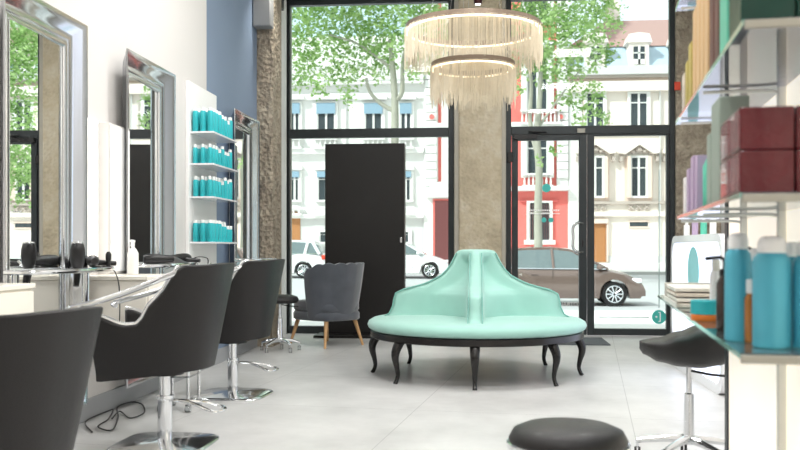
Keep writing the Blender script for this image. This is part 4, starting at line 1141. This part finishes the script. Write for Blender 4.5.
# --- cars
def make_car(name, label, paint, L=3.97, W=1.68, Ht=1.46):
    t = T(name, label, 'car')
    wr = .31; xf = L/2-.78; xr_ = xf-2.47
    N_ = 90
    top = [(-L/2, .50), (-L/2+.03, .80), (-L/2+.12, .93), (-L/2+.5, .97), (0, .95), (.75, .93), (1.05, .90), (1.5, .80), (L/2-.25, .68), (L/2-.06, .55), (L/2, .42)]
    def li(tab, x):
        for (a, fa), (b, f2) in zip(tab, tab[1:]):
            if x <= b: return fa+(f2-fa)*(x-a)/(b-a)
        return tab[-1][1]
    def bot(x):
        z = .20 if -L/2+.1 < x < L/2-.1 else .26
        for c_ in (xf, xr_):
            d = abs(x-c_)
            if d < wr+.05: z = max(z, wr+math.sqrt((wr+.05)**2-d*d)-.0)
        return z
    def hw(x, z):
        e = abs(x)/(L/2); w_ = W/2*(1-.16*max(0, (e-.55)/.45)**2.2)
        return w_*(1-.05*((z-.55)/.4)**2)
    mb = MB(); R = []
    for i in range(N_+1):
        x = -L/2+L*i/N_; zb, zt_ = bot(x), li(top, x); zt_ = max(zt_, zb+.02); ring = []
        for j in range(7): z = zb+(zt_-zb)*j/6; ring.append(Vector((x, -hw(x, z)+(.05 if j == 6 else 0), z)))
        for q in (-.6, -.2, .2, .6): ring.append(Vector((x, hw(x, zt_)*q*1.2, zt_+.04*(1-q*q))))
        for j in range(7): z = zt_-(zt_-zb)*j/6; ring.append(Vector((x, hw(x, z)-(.05 if j == 0 else 0), z)))
        R.append(ring)
    mb.rings(R); mb.build('body', paint, t, angle=45)
    roof = [(-L/2+.10, .93), (-L/2+.32, 1.28), (-L/2+.55, 1.42), (-.9, Ht-.01), (-.3, Ht), (.15, Ht-.05), (.5, 1.25), (1.08, .93)]
    def ghw(x, z): return (W/2-.06)-(z-.92)*.32
    mb = MB(); R = []; xs = [-L/2+.12+(1.06+L/2-.12)*i/40 for i in range(41)]
    for x in xs:
        zt_ = max(li(roof, x), .94); ring = []
        for j in range(5): z = .92+(zt_-.92)*j/4; ring.append(Vector((x, -ghw(x, z), z)))
        for q in (-.5, 0, .5): ring.append(Vector((x, ghw(x, zt_)*q, zt_+.02)))
        for j in range(5): z = zt_-(zt_-.92)*j/4; ring.append(Vector((x, ghw(x, z), z)))
        R.append(ring)
    mb.rings(R); mb.build('windows', mat('car_glass', '6A787A', .08, var=.2, coat=.5), t, angle=50)
    mb = MB(); R = []
    for x in [v_ for v_ in xs if -L/2+.42 < v_ < .30]:
        zt_ = li(roof, x); g_ = ghw(x, zt_)
        R.append([Vector((x, -g_-.015, zt_-.05)), Vector((x, -g_-.01, zt_+.012)), Vector((x, -g_*.5, zt_+.035)), Vector((x, g_*.5, zt_+.035)), Vector((x, g_+.01, zt_+.012)), Vector((x, g_+.015, zt_-.05))])
    mb.rings(R); mb.build('roof', paint, t, angle=50)
    for sg in (-1, 1):
        P = MB()
        for xa_, xb__ in ((1.06, .25), (-.28, -.32), (-1.25, -1.35), (-L/2+.22, -L/2+.5)):
            zt_ = li(roof, xb__)-.02
            P.tube([(xa_, sg*(ghw(xa_, .93)+.005), .93), (xb__, sg*(ghw(xb__, zt_)+.005), zt_)], .035 if xa_ > -1 else .06, 6)
        P.build('pillars', paint, t)
        MB().tube([(-L/2+.2, sg*(W/2-.045), .95), (1.0, sg*(W/2-.045), .93)], .014, 6).build('chrome_strip', M['chrome'], t)
        MB().lathe([(.02, 0), (.08, .02), (.09, .07), (.05, .12)], 12, .85, sg*(W/2+.04), .92, 1, .8).build('wing_mirror', paint, t)
        for x in (.28, -.85): MB().tube([(x, sg*(W/2-.0), .80), (x+.18, sg*(W/2-.0), .80)], .018, 6).build('door_handle', paint, t)
        d_ = MB()
        for x in (-.30, .62): d_.tube([(x, sg*(W/2-.004), .30), (x, sg*(W/2-.012), .9)], .006, 5)
        d_.build('door_gap', M['black'], t)
        MB().box(L/2-.42, L/2-.10, sg*(W/2-.20), sg*(W/2-.07), .58, .70).build('headlight', M['white_gloss'], t, bevel=.03)
        MB().box(-L/2-.005, -L/2+.14, sg*(W/2-.26), sg*(W/2-.045), .72, .90).build('taillight', M['red'], t, bevel=.02)
        for x in (xf, xr_):
            o_ = sg*(W/2-.10)
            n = 28; tire = MB()
            tire.rings([[Vector((x+r*math.cos(2*PI*k/n), o_+sg*y, wr+r*math.sin(2*PI*k/n))) for k in range(n)] for y, r in ((-.1, .2), (-.1, .29), (-.07, .31), (.07, .31), (.10, .29), (.10, .21), (.05, .20))])
            w_ = tire.build('wheel', M['black'], t, angle=50)
            rim = MB()
            for k in range(10):
                a0 = 2*PI*k/10
                rim.tube([(x+.03*math.cos(a0), o_+sg*.085, wr+.03*math.sin(a0)), (x+.2*math.cos(a0), o_+sg*.095, wr+.2*math.sin(a0))], .018, 6)
            rim.tube([(x+.205*math.cos(2*PI*k/24), o_+sg*.095, wr+.205*math.sin(2*PI*k/24)) for k in range(25)], .014, 6)
            rim.lathe([(.05, -.01), (.05, .01)], 12, x, o_, wr)
            rim.build('rim', M['chrome'], w_)
    MB().box(L/2-.05, L/2+.005, -.45, .45, .30, .42).build('grille', M['black'], t, bevel=.01)
    return t
brown = mat('brown_metallic_car_paint', '7C6A63', .22, .4, var=.04, coat=.7)
whitep = mat('white_car_paint', 'F2F3F4', .25, 0, var=.01, coat=.6)
k = make_car('car', 'brown metallic hatchback parked right outside the glass door', brown)
f = atY(645, 300, 22.9); k.location = (f.x-3.97/2, 23.5, -.405)
k2 = make_car('car', 'white car parked across the street, seen left of the black panel', whitep, 4.1)
f = atY(325, 270, 34.5); k2.location = (f.x-4.1/2, 35.3, gz(35.3)); k2.rotation_euler = (0, 0, PI)
k3 = make_car('car', 'white car parked across the street between the black panel and the stone pillar', whitep, 4.1, Ht=1.5)
f = atY(450, 270, 34.5); k3.location = (f.x-4.1/2, 35.3, gz(35.3))
f2 = atY(325, 270, 34.5); k2.location.x = f2.x-4.1/2; 

# --- trees
def tree(label, base, trunk, branches, blobs, seed, leafn=320, whitewash=False):
    t = T('street_tree', label, 'tree', base)
    bz = Vector(base); rn = random.Random(seed)
    mb = MB()
    pts = [Vector(p)-bz for p, r in trunk]; mb.tube(spline(pts, 4), [lerp(list(enumerate([r for _, r in trunk])), i/4) for i in range(4*(len(pts)-1)+1)], 12)
    tk = mb.build('trunk', M['bark'], t)
    if whitewash:
        pass
    mb = MB()
    for br_ in branches:
        pts = [Vector(p)-bz for p, r in br_]; mb.tube(spline(pts, 4), [lerp(list(enumerate([r for _, r in br_])), i/4) for i in range(4*(len(pts)-1)+1)], 8)
    mb.build('branches', M['bark'], t)
    V = []; Fc = []
    for (c_, r_) in blobs:
        c_ = Vector(c_)-bz
        for q in range(int(leafn*r_**2.2)+8):
            d_ = Vector((rn.gauss(0, 1), rn.gauss(0, 1), rn.gauss(0, 1))).normalized()*(rn.random()**.45)*r_*1.08
            p = c_+d_*(1+.15*rn.random())
            p.z -= .1*r_
            for m_ in range(2):
                ax = Vector((rn.gauss(0, 1), rn.gauss(0, 1), rn.gauss(0, .6))).normalized(); s_ = rn.uniform(.045, .105)
                up = ax.cross(Vector((rn.gauss(0, 1), rn.gauss(0, 1), rn.gauss(0, 1)))).normalized()
                pp = p+Vector((rn.uniform(-.12, .12), rn.uniform(-.12, .12), rn.uniform(-.12, .12)))
                nn = ax.cross(up)*s_*.25; b0 = len(V)
                for w_ in (pp-ax*s_, pp-up*s_*.6+nn, pp+ax*s_*1.1, pp+up*s_*.6+nn): V.append(w_)
                Fc.append((b0, b0+1, b0+2)); Fc.append((b0, b0+2, b0+3))
    me = bpy.data.meshes.new('foliage'); me.from_pydata([tuple(v_) for v_ in V], [], Fc); me.materials.append(M['leaf'])
    o = bpy.data.objects.new('foliage', me); C.objects.link(o); o.parent = t; o['kind'] = 'stuff'
TY = 30.0
def W3(px, py, dy=0): return atY(px, py, TY+dy)
def blobs_px(L_, seed):
    rn = random.Random(seed); out = []
    for px, py, r in L_: out.append((W3(px, py, rn.uniform(-1.2, 1.2)), r/30))
    return out
def ground(px): p = W3(px, 260); return (p.x, TY, gz(TY))
g = ground(394)
tree('leafy plane tree with a forked grey trunk behind the left window', g, [(g, .17), (W3(394, 200), .14), (W3(395, 125), .13), (W3(394, 85), .11), (W3(390, 40), .07)],
     [[(W3(395, 112), .08), (W3(380, 103), .07), (W3(370, 92), .06), (W3(366, 78), .05)], [(W3(395, 100), .09), (W3(402, 92), .08), (W3(403, 60), .06), (W3(412, 30), .04)], [(W3(393, 70), .06), (W3(360, 45), .04), (W3(330, 35), .03)]],
     blobs_px([(300, 30, 26), (332, 25, 32), (368, 35, 30), (402, 28, 30), (430, 18, 26), (306, 60, 22), (345, 66, 22), (296, 82, 9), (318, 84, 11), (346, 98, 8), (378, 62, 18), (428, 55, 16), (375, 0, 36), (290, 0, 28), (330, -15, 34), (446, 40, 16), (414, 72, 9), (425, -20, 36), (360, -60, 60), (430, -70, 55), (300, -60, 50), (258, 30, 30), (240, 60, 22)], 1), 11)
g = ground(539)
tree('leafy tree with a slim double trunk behind the left door leaf', g, [(g, .16), (W3(538, 215), .13), (W3(539, 170), .12), (W3(537, 135), .11), (W3(540, 95), .08), (W3(541, 50), .06)],
     [[(W3(536, 150), .08), (W3(530, 120), .07), (W3(531, 80), .06), (W3(524, 40), .04)], [(W3(540, 125), .05), (W3(552, 108), .04), (W3(565, 90), .03), (W3(580, 70), .02)]],
     blobs_px([(505, 62, 18), (522, 42, 28), (552, 30, 34), (585, 28, 26), (603, 48, 15), (545, 68, 20), (572, 66, 22), (594, 92, 13), (584, 112, 12), (566, 98, 11), (604, 118, 7), (515, 88, 9), (490, 30, 26), (478, 60, 16), (560, -12, 44), (508, 0, 38), (600, 5, 22), (616, 24, 7), (556, 150, 5), (540, 160, 3.5), (550, -80, 60), (480, -60, 50)], 2), 12)
g3 = (11.3, TY, gz(TY))
rn3 = random.Random(9)
tree('tall leafy tree farther right along the street, seen in the nearest mirror', g3, [(g3, .2), ((11.2, TY, 3), .17), ((11.5, TY, 7), .12)], [[((11.3, TY, 4), .08), ((10.2, TY, 6), .05), ((9.6, TY, 8), .03)], [((11.4, TY, 4.6), .08), ((12.4, TY, 6.4), .05), ((13, TY, 8), .03)]],
     [((rn3.uniform(8.6, 14), TY+rn3.uniform(-1.5, 1.5), 2.8+rn3.random()*8), rn3.uniform(.7, 1.15)) for _ in range(34)], 13)

# --- sky and sun
w_ = bpy.data.worlds.new('sky'); scene.world = w_; w_.use_nodes = True; nt = w_.node_tree
bg = nt.nodes['Background']; tcn = nt.nodes.new('ShaderNodeTexCoord'); nzn = nt.nodes.new('ShaderNodeTexNoise'); nzn.inputs['Scale'].default_value = 2.2; nzn.inputs['Detail'].default_value = 5
crn = nt.nodes.new('ShaderNodeValToRGB'); crn.color_ramp.elements[0].color = (.80, .89, 1, 1); crn.color_ramp.elements[1].color = (1, 1, 1, 1); crn.color_ramp.elements[0].position = .35; crn.color_ramp.elements[1].position = .6
nt.links.new(tcn.outputs['Generated'], nzn.inputs['Vector']); nt.links.new(nzn.outputs['Fac'], crn.inputs[0]); nt.links.new(crn.outputs[0], bg.inputs[0]); bg.inputs[1].default_value = 1.5
sd = bpy.data.lights.new('sun', 'SUN'); sd.energy = 4.6; sd.angle = math.radians(4); sd.color = (1, .985, .965)
sn = bpy.data.objects.new('sun', sd); C.objects.link(sn); sn.rotation_euler = Vector((.62, .5, -.7)).to_track_quat('-Z', 'Y').to_euler()
# ------------------------------------------------------------------ camera
cam = bpy.data.cameras.new('camera'); co = bpy.data.objects.new('camera', cam); C.objects.link(co)
cam.sensor_width = 36; cam.lens = F/800*36; cam.shift_y = (CY-225)/800; cam.clip_end = 400; cam.clip_start = .05
co.location = (0, 0, H); co.rotation_euler = (PI/2, 0, A)
cam.dof.use_dof = True; cam.dof.focus_distance = 7.0; cam.dof.aperture_fstop = 3.6
scene.camera = co
vs = scene.view_settings; vs.view_transform = 'Standard'; vs.look = 'None'; vs.gamma = 1; vs.use_curve_mapping = False; vs.exposure = 0.1
scene.cycles.use_denoising = True
scene.cycles.max_bounces = 10; scene.cycles.transparent_max_bounces = 24; scene.cycles.sample_clamp_indirect = 8
